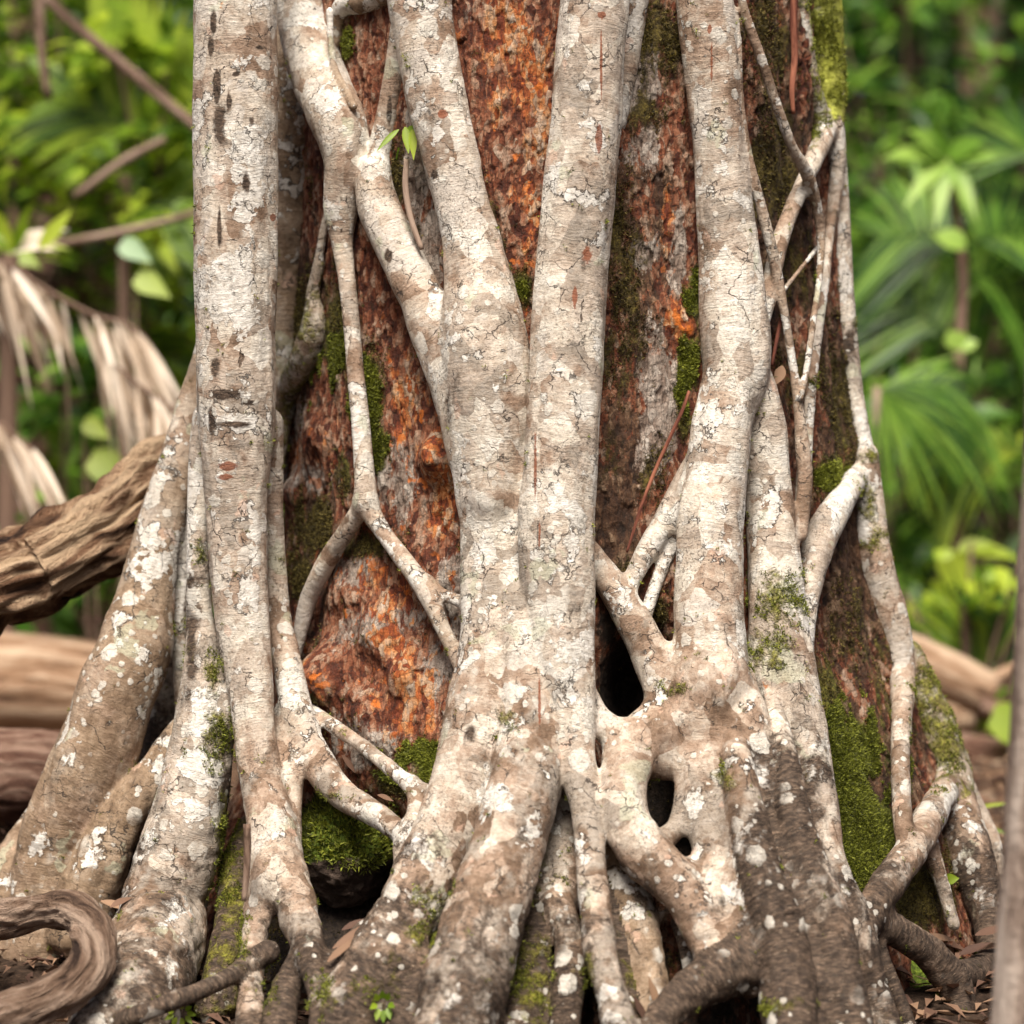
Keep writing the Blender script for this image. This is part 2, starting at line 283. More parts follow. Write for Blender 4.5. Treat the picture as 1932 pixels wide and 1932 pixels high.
# ------------------------------------------------------------------ strangler fig: every root is a path of (px,py,radius[,dy])
# fields: name, blend k (mm), offset (mm, negative = towards the viewer), points, dark, moss, warm
def pts(s): return [tuple(float(v) for v in q.split(',')) for q in s.split()]
ROOTS=[
('A',6,-18,'445,-300,76,-280 445,0,78,-280 444,100,78,-290 444,250,78,-290 443,400,77,-290 443,500,77,-290 444,650,75,-290 446,780,74,-290 446,880,66,-290 446,966,58,-280 452,1100,53,-270 460,1200,50,-250 471,1300,45,-220 478,1366,41,-190 484,1420,40,-160 491,1466,40,-130 501,1516,43,-110 512,1566,47,-90 521,1616,50,-80 525,1666,50,-70',0,0,.05),
('AL',24,0,'392,790,30,-290 380,850,24,-290 373,966,20,-290 375,1066,22,-290 378,1166,26,-290 383,1216,33,-290 386,1266,40,-300 388,1316,50,-300 389,1366,58,-300 379,1416,60,-300 371,1466,65,-290 362,1516,69,-280 350,1566,74,-280 336,1616,78,-270 319,1666,80,-260 306,1716,83,-260 297,1766,90,-260 283,1816,92,-260 265,1866,95,-270 235,1930,100,-280 200,2010,108,-280',.1,.1,0),
('AR',18,0,'505,800,30,-260 514,866,22,-250 516,966,20,-240 521,1066,20,-220 526,1166,24,-200 535,1216,26,-180 545,1266,30,-150 554,1316,31,-120 568,1366,32,-90 583,1410,32,-60 604,1446,33,-40 628,1480,31,-20 656,1506,28,0 690,1526,25,0 722,1546,23,0 746,1563,21,-5 768,1580,22,-10 782,1600,18,-15',.05,.1,.2),
('Hs',12,-25,'585,1335,10 605,1352,13 632,1372,14 662,1392,14 700,1420,14 740,1452,15 775,1480,15 803,1490,13 835,1497,11',0,.05,0),
('Ht',16,-20,'776,1478,15 785,1505,17 785,1535,19 777,1565,24 766,1595,26 760,1625,20',.15,.05,.3),
('A3',14,0,'535,1350,26,-130 542,1400,27,-120 547,1450,27,-100 549,1500,23,-80 551,1545,19,-70 553,1600,14,-70',0,.1,.3),
('A4',22,0,'505,1655,32,-80 493,1700,32,-85 483,1745,28,-90 477,1790,24,-90 474,1830,24,-90 470,1900,26,-90 465,1990,28,-90',.1,0,.1),
('A5',20,0,'545,1660,40,-60 561,1716,40,-60 574,1766,34,-70 588,1816,28,-80 596,1866,19,-90 599,1920,17,-95 600,1990,17,-95',.25,0,.2),
('A6',18,0,'590,1800,22,-60 560,1825,28,-60 540,1870,30,-60 528,1925,32,-70 515,2000,36,-70',.7,.1,0),
('A7',16,-10,'505,1795,24,-90 470,1820,21,-110 430,1845,18,-170 380,1868,17,-240 320,1891,18,-330 262,1914,20,-390 205,1938,22,-410 150,1965,24,-410',.4,.1,0),
('A8',16,30,'470,1560,24 452,1640,34 445,1700,36 438,1760,36 425,1830,38 405,1900,40',.9,.5,0),  # mossy root behind, painted dark as the shade between AL and A
('B',14,0,'420,560,30,-60 392,690,33,-60 365,780,36,-60 338,870,40,-70 310,966,44,-80 288,1066,50,-90 266,1166,62,-100 255,1216,70,-110 238,1266,74,-120 217,1316,76,-120 194,1391,77,-120 160,1466,77,-110 138,1516,76,-100 115,1566,73,-90 101,1616,71,-80 88,1700,71,-70 75,1800,76,-60',.25,.02,.58),
('C',10,20,'372,740,20,-80 355,830,20,-80 346,966,20,-90 343,1066,20,-90 341,1166,20,-90 344,1216,22,-80 350,1300,24,-70 355,1400,24,-70 355,1500,24,-70',.05,0,0),
('C2',10,0,'335,1180,24,60 328,1250,30,60 322,1330,36,60 310,1430,44,60 290,1510,50,60 270,1600,60,60 250,1700,70,60',1.0,.1,0),  # added backing root, coloured black to stand for deep shade in the gap
('Dr',16,-60,'372,1345,26,-60 330,1400,31,-80 292,1460,36,-95 258,1508,41,-100 222,1562,46,-100 192,1622,51,-100 168,1682,55,-90 146,1760,58,-80',.25,.05,.8),
('E',14,20,'75,1530,22,-40 55,1580,36,-40 30,1640,48,-50 5,1720,56,-60 -20,1800,60,-60',.25,.05,.7),
('F',20,60,'545,-200,64,0 545,50,62,0 552,140,64,0 554,230,66,0 550,330,62,0 546,430,56,0 541,520,50,0 533,620,46,0 524,700,42,0 513,800,38,0 500,900,32,0',.16,.05,1.0),  # brown root, tone deepened to carry the shade behind root A
('F3',8,10,'624,372,6 612,425,8 603,480,9 596,520,9 588,552,9',.3,.1,.3),
('F4',14,15,'604,500,8 594,535,10 590,565,15 592,600,23 586,640,28 570,685,28 548,728,25 533,775,21 524,840,17 520,900,12',.8,.55,.3),
('G',28,-25,'566,-260,46 568,0,47 573,50,48 585,100,52 603,150,53 626,200,52 645,250,49 653,300,42 649,350,36 644,400,31 645,450,21 651,500,17 657,550,16 662,600,16 670,700,17 680,800,18 688,900,20 690,945,23',0,0,.1),
('G2',14,-15,'688,950,21 672,972,18 635,1030,18 605,1080,19 582,1130,18 567,1190,14 557,1240,10',.35,0,.3),
('G3',14,-15,'690,950,21 703,972,19 735,1022,17 780,1081,18 808,1125,19 838,1190,15 872,1262,14 888,1300,12',.05,0,.4),
('G4',12,-10,'808,1098,14 830,1117,12 860,1132,12 895,1146,12',.2,0,.4),
('Hk',14,10,'790,-60,24 735,-22,26 690,0,24 650,12,22 636,42,17 634,75,11',.5,0,1.2),
('H2',8,-60,'622,20,7 624,80,7 632,130,7 650,165,7 668,200,8',.4,0,.5),
('I',12,15,'758,40,20 751,90,20 742,150,21 731,210,20 721,260,21 714,300,24 708,340,30',0,0,0),
('J',14,-10,'706,325,30 708,360,36 722,410,39 742,455,40 766,505,41 790,550,42 811,600,44 829,650,45 845,700,45 862,750,46 878,800,48 896,850,50',.05,.05,0),
('N',26,-10,'776,-300,58 792,0,60 800,50,57 808,100,57 828,200,56 851,300,53 874,400,51 888,450,53 896,500,57 904,550,65 912,610,76 920,680,82 925,760,80 928,850,70 930,930,64',.02,.0,-.05),
('M',9,-50,'1138,-300,68 1122,0,66 1112,100,66 1106,200,66 1097,300,67 1090,400,67 1082,500,67 1074,600,69 1070,700,68 1064,800,68 1057,900,70 1050,966,71 1050,1066,69 1056,1166,63 1064,1266,56 1077,1316,45 1081,1366,42 1087,1416,37 1093,1466,34 1102,1516,30 1108,1566,29 1113,1616,29 1118,1666,29 1123,1716,29 1128,1766,30 1136,1816,30 1151,1866,31 1163,1916,33 1172,1990,35',.02,0,-.1),
('M2',20,20,'1215,-250,42 1188,0,34 1180,80,30 1170,160,26 1160,230,22',0,0,0),
('K',22,0,'925,800,72 922,900,62 926,966,58 928,1066,56 932,1166,60 928,1266,62',.02,0,0),
('K2',22,-5,'978,860,36 982,960,42 985,1060,46 988,1140,48 990,1220,44',.02,0,0),
('O1',9,-20,'938,1180,54 926,1266,64 910,1350,70 896,1416,69 880,1466,67 862,1516,65 842,1566,63 819,1616,63 798,1666,65 775,1716,62 745,1766,64 715,1816,64 685,1860,64 655,1930,66 640,2000,70',.22,.05,.1),
('O2',7,-45,'985,1130,40 990,1200,48 994,1300,55 993,1391,61 992,1466,68 983,1516,69 968,1566,70 952,1616,71 936,1666,73 920,1716,76 903,1766,79 888,1816,83 874,1866,86 862,1920,80 848,2000,86',.22,.03,.15),
('O3',20,-10,'735,1790,58 765,1830,58 772,1880,48 760,1930,44 748,2000,46',.55,.05,0),
('O4',20,-25,'770,1820,50 810,1870,28 850,1905,20 905,1925,14 970,1932,11 1010,1940,9',.45,0,.2),
('O5',22,10,'700,1800,60 650,1850,50 630,1900,40 622,1990,40',.6,.05,0),
('P',12,60,'1060,1480,26 1068,1560,30 1066,1640,36 1056,1700,38',.15,.2,0),
('P2',14,50,'1048,1690,30 1018,1760,26 1000,1840,26 982,1930,30 975,2000,30',.2,.2,0),
('P8',12,70,'1030,1520,30 1020,1600,34 1012,1700,36 1005,1800,40 1000,1900,44 995,1990,46',.5,.45,0),
('P9',12,60,'1140,1640,24 1150,1740,28 1160,1840,30 1180,1940,34',.6,.4,.2),
('P3',12,30,'1052,1710,32 1070,1760,30 1075,1820,30 1070,1880,30 1063,1990,32',.2,.1,.2),
('Q',24,-20,'1318,-300,54 1330,0,54 1338,100,53 1348,200,51 1360,300,50 1368,400,52 1377,500,57 1382,580,61 1388,650,65 1386,710,62 1372,760,58 1363,800,58 1358,850,58 1352,900,60 1342,966,64 1340,1066,63 1338,1166,66 1342,1240,70 1342,1300,78',.02,0,-.05),
('QR',6,-10,'1412,690,36,-10 1428,745,40,-12 1442,800,40,-10 1450,900,43 1454,966,48 1461,1066,54 1467,1166,58 1476,1266,62 1487,1316,60 1500,1366,58 1512,1416,54 1524,1466,50 1533,1516,48 1540,1566,47 1549,1616,48 1560,1666,52 1575,1716,58 1592,1766,60 1612,1816,52 1632,1866,44 1655,1920,42 1672,2000,42',.25,.08,0),
('QC',6,-60,'1385,1230,20,80 1392,1290,36,40 1402,1345,46 1416,1416,52 1428,1466,50 1448,1516,46 1466,1566,50 1476,1616,58 1484,1666,64 1498,1716,68 1514,1766,66 1524,1816,66 1530,1866,68 1538,1930,70 1545,2010,74',.52,.02,.2),
('QCa',4,-125,'1452,1310,12,70 1465,1360,20,40 1476,1410,26 1486,1470,30 1498,1550,34 1520,1620,38 1545,1690,44 1568,1760,46 1580,1830,46 1592,1900,48 1610,2000,50',.6,.02,.1),
('QCb',4,-110,'1375,1330,12,70 1384,1380,22,40 1392,1430,29 1400,1490,34 1414,1560,38 1432,1640,42 1455,1710,46 1475,1780,48 1486,1860,52 1492,1930,54 1496,2010,56',.6,.05,.2),
('QL',6,-70,'1382,1430,18,60 1390,1500,36 1402,1566,44 1415,1630,46 1430,1690,50 1445,1740,50',.35,.05,.1),
('QM',26,-20,'1335,1290,70 1332,1350,62 1335,1400,54 1328,1440,50 1326,1480,46 1330,1530,44 1338,1580,40 1348,1630,40 1358,1680,42 1372,1730,46 1395,1780,50 1410,1830,52',.1,.03,.05),
('QV',18,10,'1185,1425,40 1235,1428,44 1290,1425,50',.05,.03,.1),
('QW',22,-22,'1112,1310,16 1128,1350,22 1152,1378,30 1192,1392,38 1236,1384,43 1275,1366,46 1320,1350,50',.05,.03,0),
('QL2',16,-34,'1262,1352,36,60 1222,1378,44,38 1190,1425,48,14 1174,1480,44 1180,1540,47 1206,1595,50 1245,1635,48 1283,1675,43 1313,1720,41 1330,1765,38 1340,1800,30',.03,.03,.1),
('QX',18,-10,'1222,1602,34 1252,1584,24 1276,1560,20 1290,1525,22 1300,1480,24',.05,.03,.3),
('QY',20,-10,'1290,1650,34 1322,1650,32 1350,1640,32',.05,0,0),
('QZ',20,-10,'1320,1730,38 1355,1760,40 1385,1790,44',.2,0,0),
('V',24,15,'1110,1030,18 1135,1075,26 1162,1118,30 1190,1162,33 1217,1212,36 1243,1262,42 1263,1305,48 1270,1350,50',.03,0,.1),
('W1',22,25,'1318,880,30 1290,925,29 1258,980,26 1228,1028,22 1197,1085,18 1178,1135,13',.05,.05,0),
('W2',14,30,'1290,985,18 1268,1030,15 1248,1075,14 1230,1125,13 1218,1165,12',.05,.1,0),
('P5',16,60,'1135,1560,30 1160,1620,36 1185,1680,38 1203,1730,38 1215,1790,36 1228,1850,34 1240,1950,34',.2,.05,.7),
('P10',10,50,'1090,1770,10 1130,1800,12 1165,1850,12 1200,1900,10',.5,.3,.2),
('P6',10,40,'1176,1792,8 1215,1758,8 1262,1716,7 1285,1690,6',.3,0,.6),
('P7',10,30,'1278,1740,13 1292,1790,13 1303,1850,12 1306,1900,12',.5,0,.3),
('BA',24,-40,'1215,1985,32 1245,1930,33 1285,1887,38 1335,1850,46 1395,1820,52 1450,1800,56 1490,1790,56',.7,.02,.1),
('T1',6,-100,'1380,-200,10 1400,0,9 1436,110,10 1466,200,10 1496,280,10 1521,325,13 1541,390,11 1549,450,9 1545,530,7 1535,600,7 1521,700,7 1510,750,7',.3,.1,.5),
('T2',6,-80,'1385,20,8 1391,80,9 1395,180,9 1411,290,9 1428,360,10 1446,430,11 1465,510,11 1480,590,9 1496,690,9 1508,780,11 1515,850,15 1519,900,15 1515,960,14 1512,1010,12',.3,.02,.4),
('R',16,-15,'1520,-250,42 1545,0,40 1555,100,37 1562,180,34 1563,240,30 1564,280,27',.1,1.0,0),
('R5',14,0,'1500,-200,22 1508,0,18 1516,70,18 1528,150,20 1545,220,22',.5,.5,0),
('Rl',10,-40,'1562,235,24 1550,265,22 1531,310,18 1512,355,16 1496,390,16 1471,460,17 1455,530,17 1444,585,15 1430,640,12',.05,.15,.3),
('R1',8,-40,'1572,250,22 1580,300,17 1573,380,13 1566,430,11 1556,520,11 1546,600,11 1536,680,11 1528,760,11 1522,830,12 1516,900,14 1512,960,13',.05,.1,.2),
('R2',12,0,'1575,270,22 1585,340,16 1590,420,15 1592,520,18 1597,600,19 1605,680,19 1612,750,20 1624,820,21 1634,860,20',.1,.05,0),
('R3',14,-30,'1634,850,18 1625,885,21 1600,925,25 1570,972,30 1548,1020,30 1532,1080,26 1526,1130,20 1522,1190,16 1524,1260,12',.0,.1,-.2),
('Rd',6,-50,'1478,548,6 1513,504,5 1549,460,6',.0,0,.2),
('S',12,-45,'1636,860,22 1640,930,26 1643,1016,32 1653,1066,33 1666,1116,34 1682,1166,33 1695,1216,29 1701,1266,26 1702,1316,23 1701,1366,21 1699,1416,19 1699,1466,19 1701,1516,19 1706,1570,19',.22,.12,.2),
('Y0',16,30,'1715,1230,24 1735,1290,34 1752,1350,42 1768,1410,50 1785,1460,50 1792,1520,40',.3,.62,.2),
('Y1',14,-30,'1790,1480,24 1775,1505,28 1755,1540,30 1730,1590,31 1700,1635,33 1668,1680,34 1640,1722,33 1612,1765,30',.4,.03,.2),
('Y2',14,-10,'1790,1455,26 1802,1500,34 1814,1560,42 1832,1620,43 1852,1680,39 1868,1740,33 1872,1800,27 1866,1870,24 1858,1930,24',.28,.05,.3),
('Y2b',10,90,'1790,1420,18 1815,1465,17 1850,1540,17 1878,1610,18 1890,1680,18 1905,1760,18',.05,.02,0),
('Y3',8,20,'1745,1570,20 1757,1610,18 1776,1665,14 1800,1745,12',.15,.05,0),
('Y4',16,-10,'1640,1745,26 1672,1748,30 1712,1768,31 1755,1802,32 1793,1845,34 1812,1895,30 1806,1950,30 1795,2010,30',.42,.03,.1),
('Y5',14,0,'1795,1845,32 1835,1838,30 1868,1815,26',.42,.03,.1),
('Z1',12,0,'1645,1760,20 1662,1805,16 1688,1865,15 1712,1930,15 1720,2000,15',.45,.1,.1),
]
def catmull(Pn,step):
    Pn=np.array(Pn); Q=np.vstack([2*Pn[0]-Pn[1],Pn,2*Pn[-1]-Pn[-2]]); out=[]
    for i in range(1,len(Q)-2):
        a,b,c,d=Q[i-1:i+3]; L=np.linalg.norm((c-b)[:3]); m=max(1,int(math.ceil(L/step)))
        # centripetal knots keep uneven spacings smooth
        t0=0; t1=t0+max(np.linalg.norm((b-a)[:3]),1e-4)**.5; t2=t1+max(L,1e-4)**.5; t3=t2+max(np.linalg.norm((d-c)[:3]),1e-4)**.5
        for q in range(m):
            t=t1+(t2-t1)*q/m
            A1=(t1-t)/(t1-t0)*a+(t-t0)/(t1-t0)*b; A2=(t2-t)/(t2-t1)*b+(t-t1)/(t2-t1)*c; A3=(t3-t)/(t3-t2)*c+(t-t2)/(t3-t2)*d
            B1=(t2-t)/(t2-t0)*A1+(t-t0)/(t2-t0)*A2; B2=(t3-t)/(t3-t1)*A2+(t-t1)/(t3-t1)*A3
            out.append((t2-t)/(t2-t1)*B1+(t-t1)/(t2-t1)*B2)
    out.append(Pn[-1]); return np.array(out)
def frames(C):
    T=np.gradient(C,axis=0); T/=np.linalg.norm(T,axis=1)[:,None]+1e-9
    ref=np.array((0,-1,0.0)); U=ref-T*(T@ref)[:,None]; U/=np.linalg.norm(U,axis=1)[:,None]+1e-9; W=np.cross(T,U)
    s=np.concatenate([[0],np.cumsum(np.linalg.norm(np.diff(C,axis=0),axis=1))]); return T,U,W,s
def seg_dist(V,C,r):
    """distance of points V to the tapered chain; returns d, segment index, parameter"""
    best=np.full(len(V),1e9); bi=np.zeros(len(V),int); bt=np.zeros(len(V))
    for i in range(len(C)-1):
        a=C[i]; ab=C[i+1]-a; L2=ab@ab+1e-12; m=max(r[i],r[i+1])+.05
        idx=np.nonzero(np.all((V>np.minimum(a,C[i+1])-m)&(V<np.maximum(a,C[i+1])+m),axis=1))[0]
        if not len(idx): continue
        v=V[idx]-a; t=np.clip(v@ab/L2,0,1); d=np.linalg.norm(v-t[:,None]*ab,axis=1)-(r[i]+(r[i+1]-r[i])*t)
        k=d<best[idx]; j=idx[k]; best[j]=d[k]; bi[j]=i; bt[j]=t[k]
    return best,bi,bt
def surface_nets(Dv,org,h):
    ins=Dv<0
    c=np.zeros(tuple(s-1 for s in Dv.shape),np.uint8)
    for dx in (0,1):
        for dy in (0,1):
            for dz in (0,1): c+=ins[dx:Dv.shape[0]-1+dx,dy:Dv.shape[1]-1+dy,dz:Dv.shape[2]-1+dz]
    act=np.nonzero((c>0)&(c<8)); del c
    n=len(act[0]); ID=np.full(tuple(s-1 for s in Dv.shape),-1,np.int32); ID[act]=np.arange(n,dtype=np.int32)
    I=np.stack(act,1); cs=[(a,b,c_) for a in (0,1) for b in (0,1) for c_ in (0,1)]
    val={q:Dv[I[:,0]+q[0],I[:,1]+q[1],I[:,2]+q[2]] for q in cs}
    acc=np.zeros((n,3)); cnt=np.zeros(n)
    for q in cs:
        for ax in range(3):
            if q[ax]==0:
                q2=list(q); q2[ax]=1; q2=tuple(q2); a=val[q]; b=val[q2]; m=(a<0)!=(b<0)
                t=np.where(m,a/np.where(m,a-b,1),0); pnt=np.tile(np.array(q,float),(n,1)); pnt[:,ax]+=t
                acc[m]+=pnt[m]; cnt+=m
    V=(I+acc/cnt[:,None])*h+org
    F=[]
    for ax in range(3):
        o=[a for a in range(3) if a!=ax]
        sl0=[slice(None)]*3; sl1=[slice(None)]*3; sl0[ax]=slice(0,-1); sl1[ax]=slice(1,None)
        for a in o:
            sl0[a]=slice(1,-1); sl1[a]=slice(1,-1)
        A=ins[tuple(sl0)]; B=ins[tuple(sl1)]; e=np.nonzero(A!=B); s=A[e]
        E=[e[0].copy(),e[1].copy(),e[2].copy()]
        for a in o: E[a]=E[a]+1
        def cell(da,db):
            q=[x.copy() for x in E]; q[o[0]]-=da; q[o[1]]-=db; return ID[q[0],q[1],q[2]]
        quad=np.stack([cell(1,1),cell(0,1),cell(0,0),cell(1,0)],1)
        if ax==1: quad=quad[:,::-1]
        quad[~s]=quad[~s][:,::-1]; F.append(quad)
    F=np.concatenate(F); F=F[(F>=0).all(1)]
    return V,F
def vert_normals(V,F):
    fn=np.cross(V[F[:,2]]-V[F[:,0]],V[F[:,3]]-V[F[:,1]]); nn=np.zeros_like(V)
    for k in range(4):
        for a in range(3): nn[:,a]+=np.bincount(F[:,k],weights=fn[:,a],minlength=len(V))
    return nn/(np.linalg.norm(nn,axis=1)[:,None]+1e-12)
def laplace(V,F,it,lam):
    for _ in range(it):
        A=np.zeros_like(V); c=np.zeros(len(V))
        for k in range(4):
            i=F[:,k]; j=F[:,(k+1)%4]
            for a in range(3): A[:,a]+=np.bincount(i,weights=V[j,a],minlength=len(V))+np.bincount(j,weights=V[i,a],minlength=len(V))
            c+=np.bincount(i,minlength=len(V))+np.bincount(j,minlength=len(V))
        V=V+lam*(A/np.maximum(c,1)[:,None]-V)
    return V
def undulate(V,Nn,k=1):
    """growth unevenness that runs with the mostly vertical roots"""
    a=fbm(V*np.array((24,24,3.4)),3,5)-.5; b=fbm(V*np.array((11,11,9.0)),2,9)-.5; c=fbm(V*np.array((60,60,38.0)),3,21)-.5
    lowm=smooth01((.55-V[:,2])/.45); wr=fbm(V*np.array((7,7,62.))+fbm(V*9,2,61)[:,None]*2.5,3,23)-.5; wr=np.where(wr<0,wr*1.6,wr*.6); e=fbm(V*np.array((34,34,20.)),3,29)-.5
    return V+Nn*((a*.015+b*.004+c*.003)*k+lowm*k*(wr*.009+e*.010))[:,None]
YFIX={'A':([-300,966,1200,1366,1466,1566,1666],[.09,.08,.06,.03,0,-.06,-.13]),'AL':([790,1166,1366,1716,1816,1930,2010],[.13,.12,.09,.04,-.11,-.25,-.28])}
chains=[]
for nm,k,off,s,dk,ms,wm in ROOTS:
    out=[]
    for q in pts(s):
        px,py,r=q[:3]; dy=q[3] if len(q)>3 else 0
        y=surf_y(px,min(py,2050))+(dy+off)/1000-.42*r/1000
        if nm in YFIX: y=float(np.interp(py,*YFIX[nm]))
        c=P(px,py,y); out.append((*c,r/1000*(D+y)/D))
    C=catmull(out,.012); chains.append((nm,k/1000,C[:,:3],C[:,3],dk,ms,wm))
def build_sdf(chs,lo,hi,h):
    lo=np.array(lo); hi=np.array(hi); n=np.ceil((hi-lo)/h).astype(int)+1
    Dv=np.full(tuple(n),.5,np.float32); ax=[lo[a]+np.arange(n[a])*h for a in range(3)]
    for nm,k,C,r,*_ in chs:
        m=max(.02,k+.01)
        a0=np.maximum(((np.min(C-r[:,None],0)-m-lo)/h).astype(int),0); a1=np.minimum(((np.max(C+r[:,None],0)+m-lo)/h).astype(int)+2,n)
        if (a1<=a0).any(): continue
        L=np.full(tuple(a1-a0),.5,np.float32)
        for i in range(len(C)-1):
            a=C[i]; b=C[i+1]; rr=max(r[i],r[i+1])+m
            s0=np.maximum(((np.minimum(a,b)-rr-lo)/h).astype(int),a0); s1=np.minimum(((np.maximum(a,b)+rr-lo)/h).astype(int)+2,a1)
            if (s1<=s0).any(): continue
            ab=(b-a); L2=ab@ab+1e-12
            X=(ax[0][s0[0]:s1[0]]-a[0]).astype(np.float32)[:,None,None]; Y=(ax[1][s0[1]:s1[1]]-a[1]).astype(np.float32)[None,:,None]; Z=(ax[2][s0[2]:s1[2]]-a[2]).astype(np.float32)[None,None,:]
            t=np.clip((X*ab[0]+Y*ab[1]+Z*ab[2])/L2,0,1).astype(np.float32)
            d=np.sqrt((X-t*ab[0])**2+(Y-t*ab[1])**2+(Z-t*ab[2])**2)-(r[i]+(r[i+1]-r[i])*t)
            sl=tuple(slice(s0[q]-a0[q],s1[q]-a0[q]) for q in range(3)); np.minimum(L[sl],d,out=L[sl])
        sl=tuple(slice(a0[q],a1[q]) for q in range(3)); G=Dv[sl]
        hh=np.maximum(k-np.abs(G-L),0)/k; Dv[sl]=np.minimum(G,L)-hh*hh*k*.25
    return Dv,lo
Dv,org=build_sdf(chains,(-1.20,-.62,-.10),(1.15,.78,2.16),VOX)
FV,FF=surface_nets(Dv,org,VOX); del Dv
FV=laplace(FV,FF,2,.5); FN=vert_normals(FV,FF)
base_V=FV.copy(); rad_=np.zeros(len(FV))
best=np.full(len(FV),1e9); own=np.zeros(len(FV),int)
for i,(nm,k,C,r,*_) in enumerate(chains):
    d,b_,_=seg_dist(base_V,C,r); m=d<best; best[m]=d[m]; own[m]=i; rad_[m]=r[b_[m]]
for _ in range(6): rad_=laplace(np.repeat(rad_[:,None],3,1),FF,1,.8)[:,0]
FV=undulate(FV,FN,np.clip(rad_/.055,.12,1)); FN=vert_normals(FV,FF)
# stains, moss and shade painted between roots, each in its own place: (px,py,rx,ry,amount)
def blobs(px,py,L):
    r=np.zeros(len(px))
    for x,y,a,b,v in L: r=np.maximum(r,v*np.exp(-(((px-x)/a)**2+((py-y)/b)**2)))
    return r
def proj(V):
    k=(D+V[:,1])/D; return 966+1000*V[:,0]/k, 966-1000*(V[:,2]-H)/k
FIG_MOSS=[(428,1600,26,130,1.0),(455,1760,22,80,.8),(1780,1400,40,90,1.1),(1745,1300,30,60,1.0),(610,1870,30,40,.7),(745,1830,30,50,.6),(375,1040,16,40,.9),(400,1270,22,60,.85),(415,1385,38,62,.95),(425,1530,22,90,.7),(432,1690,26,60,.9),(1465,1130,60,60,.85),(1455,1220,42,50,.95),(1370,1470,35,40,.7),(1275,1300,28,18,.8),(960,1350,28,26,.7),
 (810,1700,45,40,.8),(795,1760,36,34,.85),(1005,1860,42,80,.9),(1110,1850,18,80,.8),(1560,60,60,130,1.0),(1575,180,30,60,.9),(1530,250,25,40,.8),(1600,620,30,24,.6),(1640,860,25,20,.8),(1650,1010,30,60,.7),(1640,960,22,60,.8),(1745,1350,36,80,.95),(1775,1420,30,50,.9),
 (500,1860,40,60,.6),(700,1880,60,30,.6),(1450,1900,80,16,.8),(1530,530,12,12,.7),(1540,720,15,20,.7),(590,1010,10,40,.6),(620,1500,50,10,.6),(1560,850,30,30,.5),(1600,1060,20,60,.5),(1070,1650,30,40,.5),(340,1200,15,120,.4)]
FIG_DARK=[(432,1560,20,130,1.2),(360,1180,16,110,1.1),(355,1320,14,50,.7),(430,1780,20,90,1.0),(900,1900,60,50,.5),(1180,1640,40,60,.35),(1090,1150,30,20,.3),(1490,1560,100,190,.95),(1450,1450,60,120,.55),(1500,1370,60,110,.45),(1530,1800,200,190,.95),(1360,1880,130,90,.95),(690,1860,130,110,.9),(745,1740,90,80,.75),(860,1840,60,90,.6),(930,1650,60,90,.35),(560,1860,80,90,.7),(520,1700,40,80,.35),(1640,1850,60,120,.8),(1740,1830,90,90,.6),(560,1900,70,60,.5),(1690,1150,20,200,.35),(1640,1050,20,120,.6),(1665,1200,16,120,.6),(1605,650,40,55,.75),(1550,330,40,30,.5),  # includes shade painted down the mossy gap between AL and A
 (1370,850,50,30,.5),(402,45,8,30,1.3),(398,85,7,28,1.2),(410,165,8,40,1.3),(432,190,6,24,1.1),(415,230,15,60,.85),(465,345,9,22,1.1),(414,425,5,42,1.1),(405,690,9,22,.9),(452,640,14,6,.8),(475,230,6,10,1.0),(425,745,36,8,1.2),(440,800,36,7,1.2),(400,790,8,40,.9),(470,760,20,6,1.1),(445,140,8,4,1.2),(490,90,10,5,1.1),(735,210,5,30,1.2),(733,480,8,16,1.3),(820,330,8,12,1.1),(1160,540,6,30,1.0),(1100,500,10,30,.8),(870,680,30,90,.4),(845,760,20,60,.45),(885,1390,20,50,.8),(1210,1420,30,30,.5),(1640,1700,80,60,.4),(1750,1800,70,70,.4),(880,1800,60,60,.3),(1455,1150,20,100,.3),(370,1150,20,110,.7),(575,70,50,25,.5),(590,170,20,30,.4)]
FIG_RUST=[(1135,28,9,6,1.2),(1134,120,2.5,80,1.1),(1130,262,6,26,1.3),(1108,480,14,26,.7),(1085,560,5,26,.9),(1010,880,2.5,70,1.1),(1018,1010,2.5,30,.9),(1339,55,4,10,1.3),(1342,120,2.5,60,.7),(430,880,22,9,1.0),(425,900,16,6,1.1),(515,410,6,8,1.1),(835,215,10,9,1.2),(1018,1330,2.5,60,1.),(1185,885,4,20,.5)]
FIG_PALE=[(385,1350,40,40,1.0),(372,1450,48,40,1.5),(372,1530,46,40,1.4),(425,560,60,80,1.1),(470,330,40,100,.7),(1330,1775,34,45,1.0),(1590,940,40,50,1.0),(1610,700,24,50,.9),(1625,790,24,50,.9),(920,1490,40,40,.9),(740,1890,60,40,.8),(575,30,40,30,1.2),(620,190,36,40,1.1),(345,1080,16,110,1.2),(830,600,30,40,.5),(1590,540,20,70,1.0),(330,1760,60,90,.5),(865,1880,70,60,.7),(1800,1500,20,30,1.0),(1145,1870,24,30,1.0)]
fig=empty('strangler_fig',(0.06,0.3,0.0),'strangler fig of many pale blotchy roots fused in a lattice around the reddish trunk','strangler fig')
fpx,fpy=proj(FV)
a_m=blobs(fpx,fpy,FIG_MOSS); a_d=blobs(fpx,fpy,FIG_DARK); a_p=blobs(fpx,fpy,FIG_PALE); a_r=blobs(fpx,fpy,FIG_RUST); a_l=blobs(fpx,fpy,[(1560,60,50,170,1.3),(1575,200,30,60,1.)])
low=np.clip((FV[:,2]-.02)/.34,0,1)
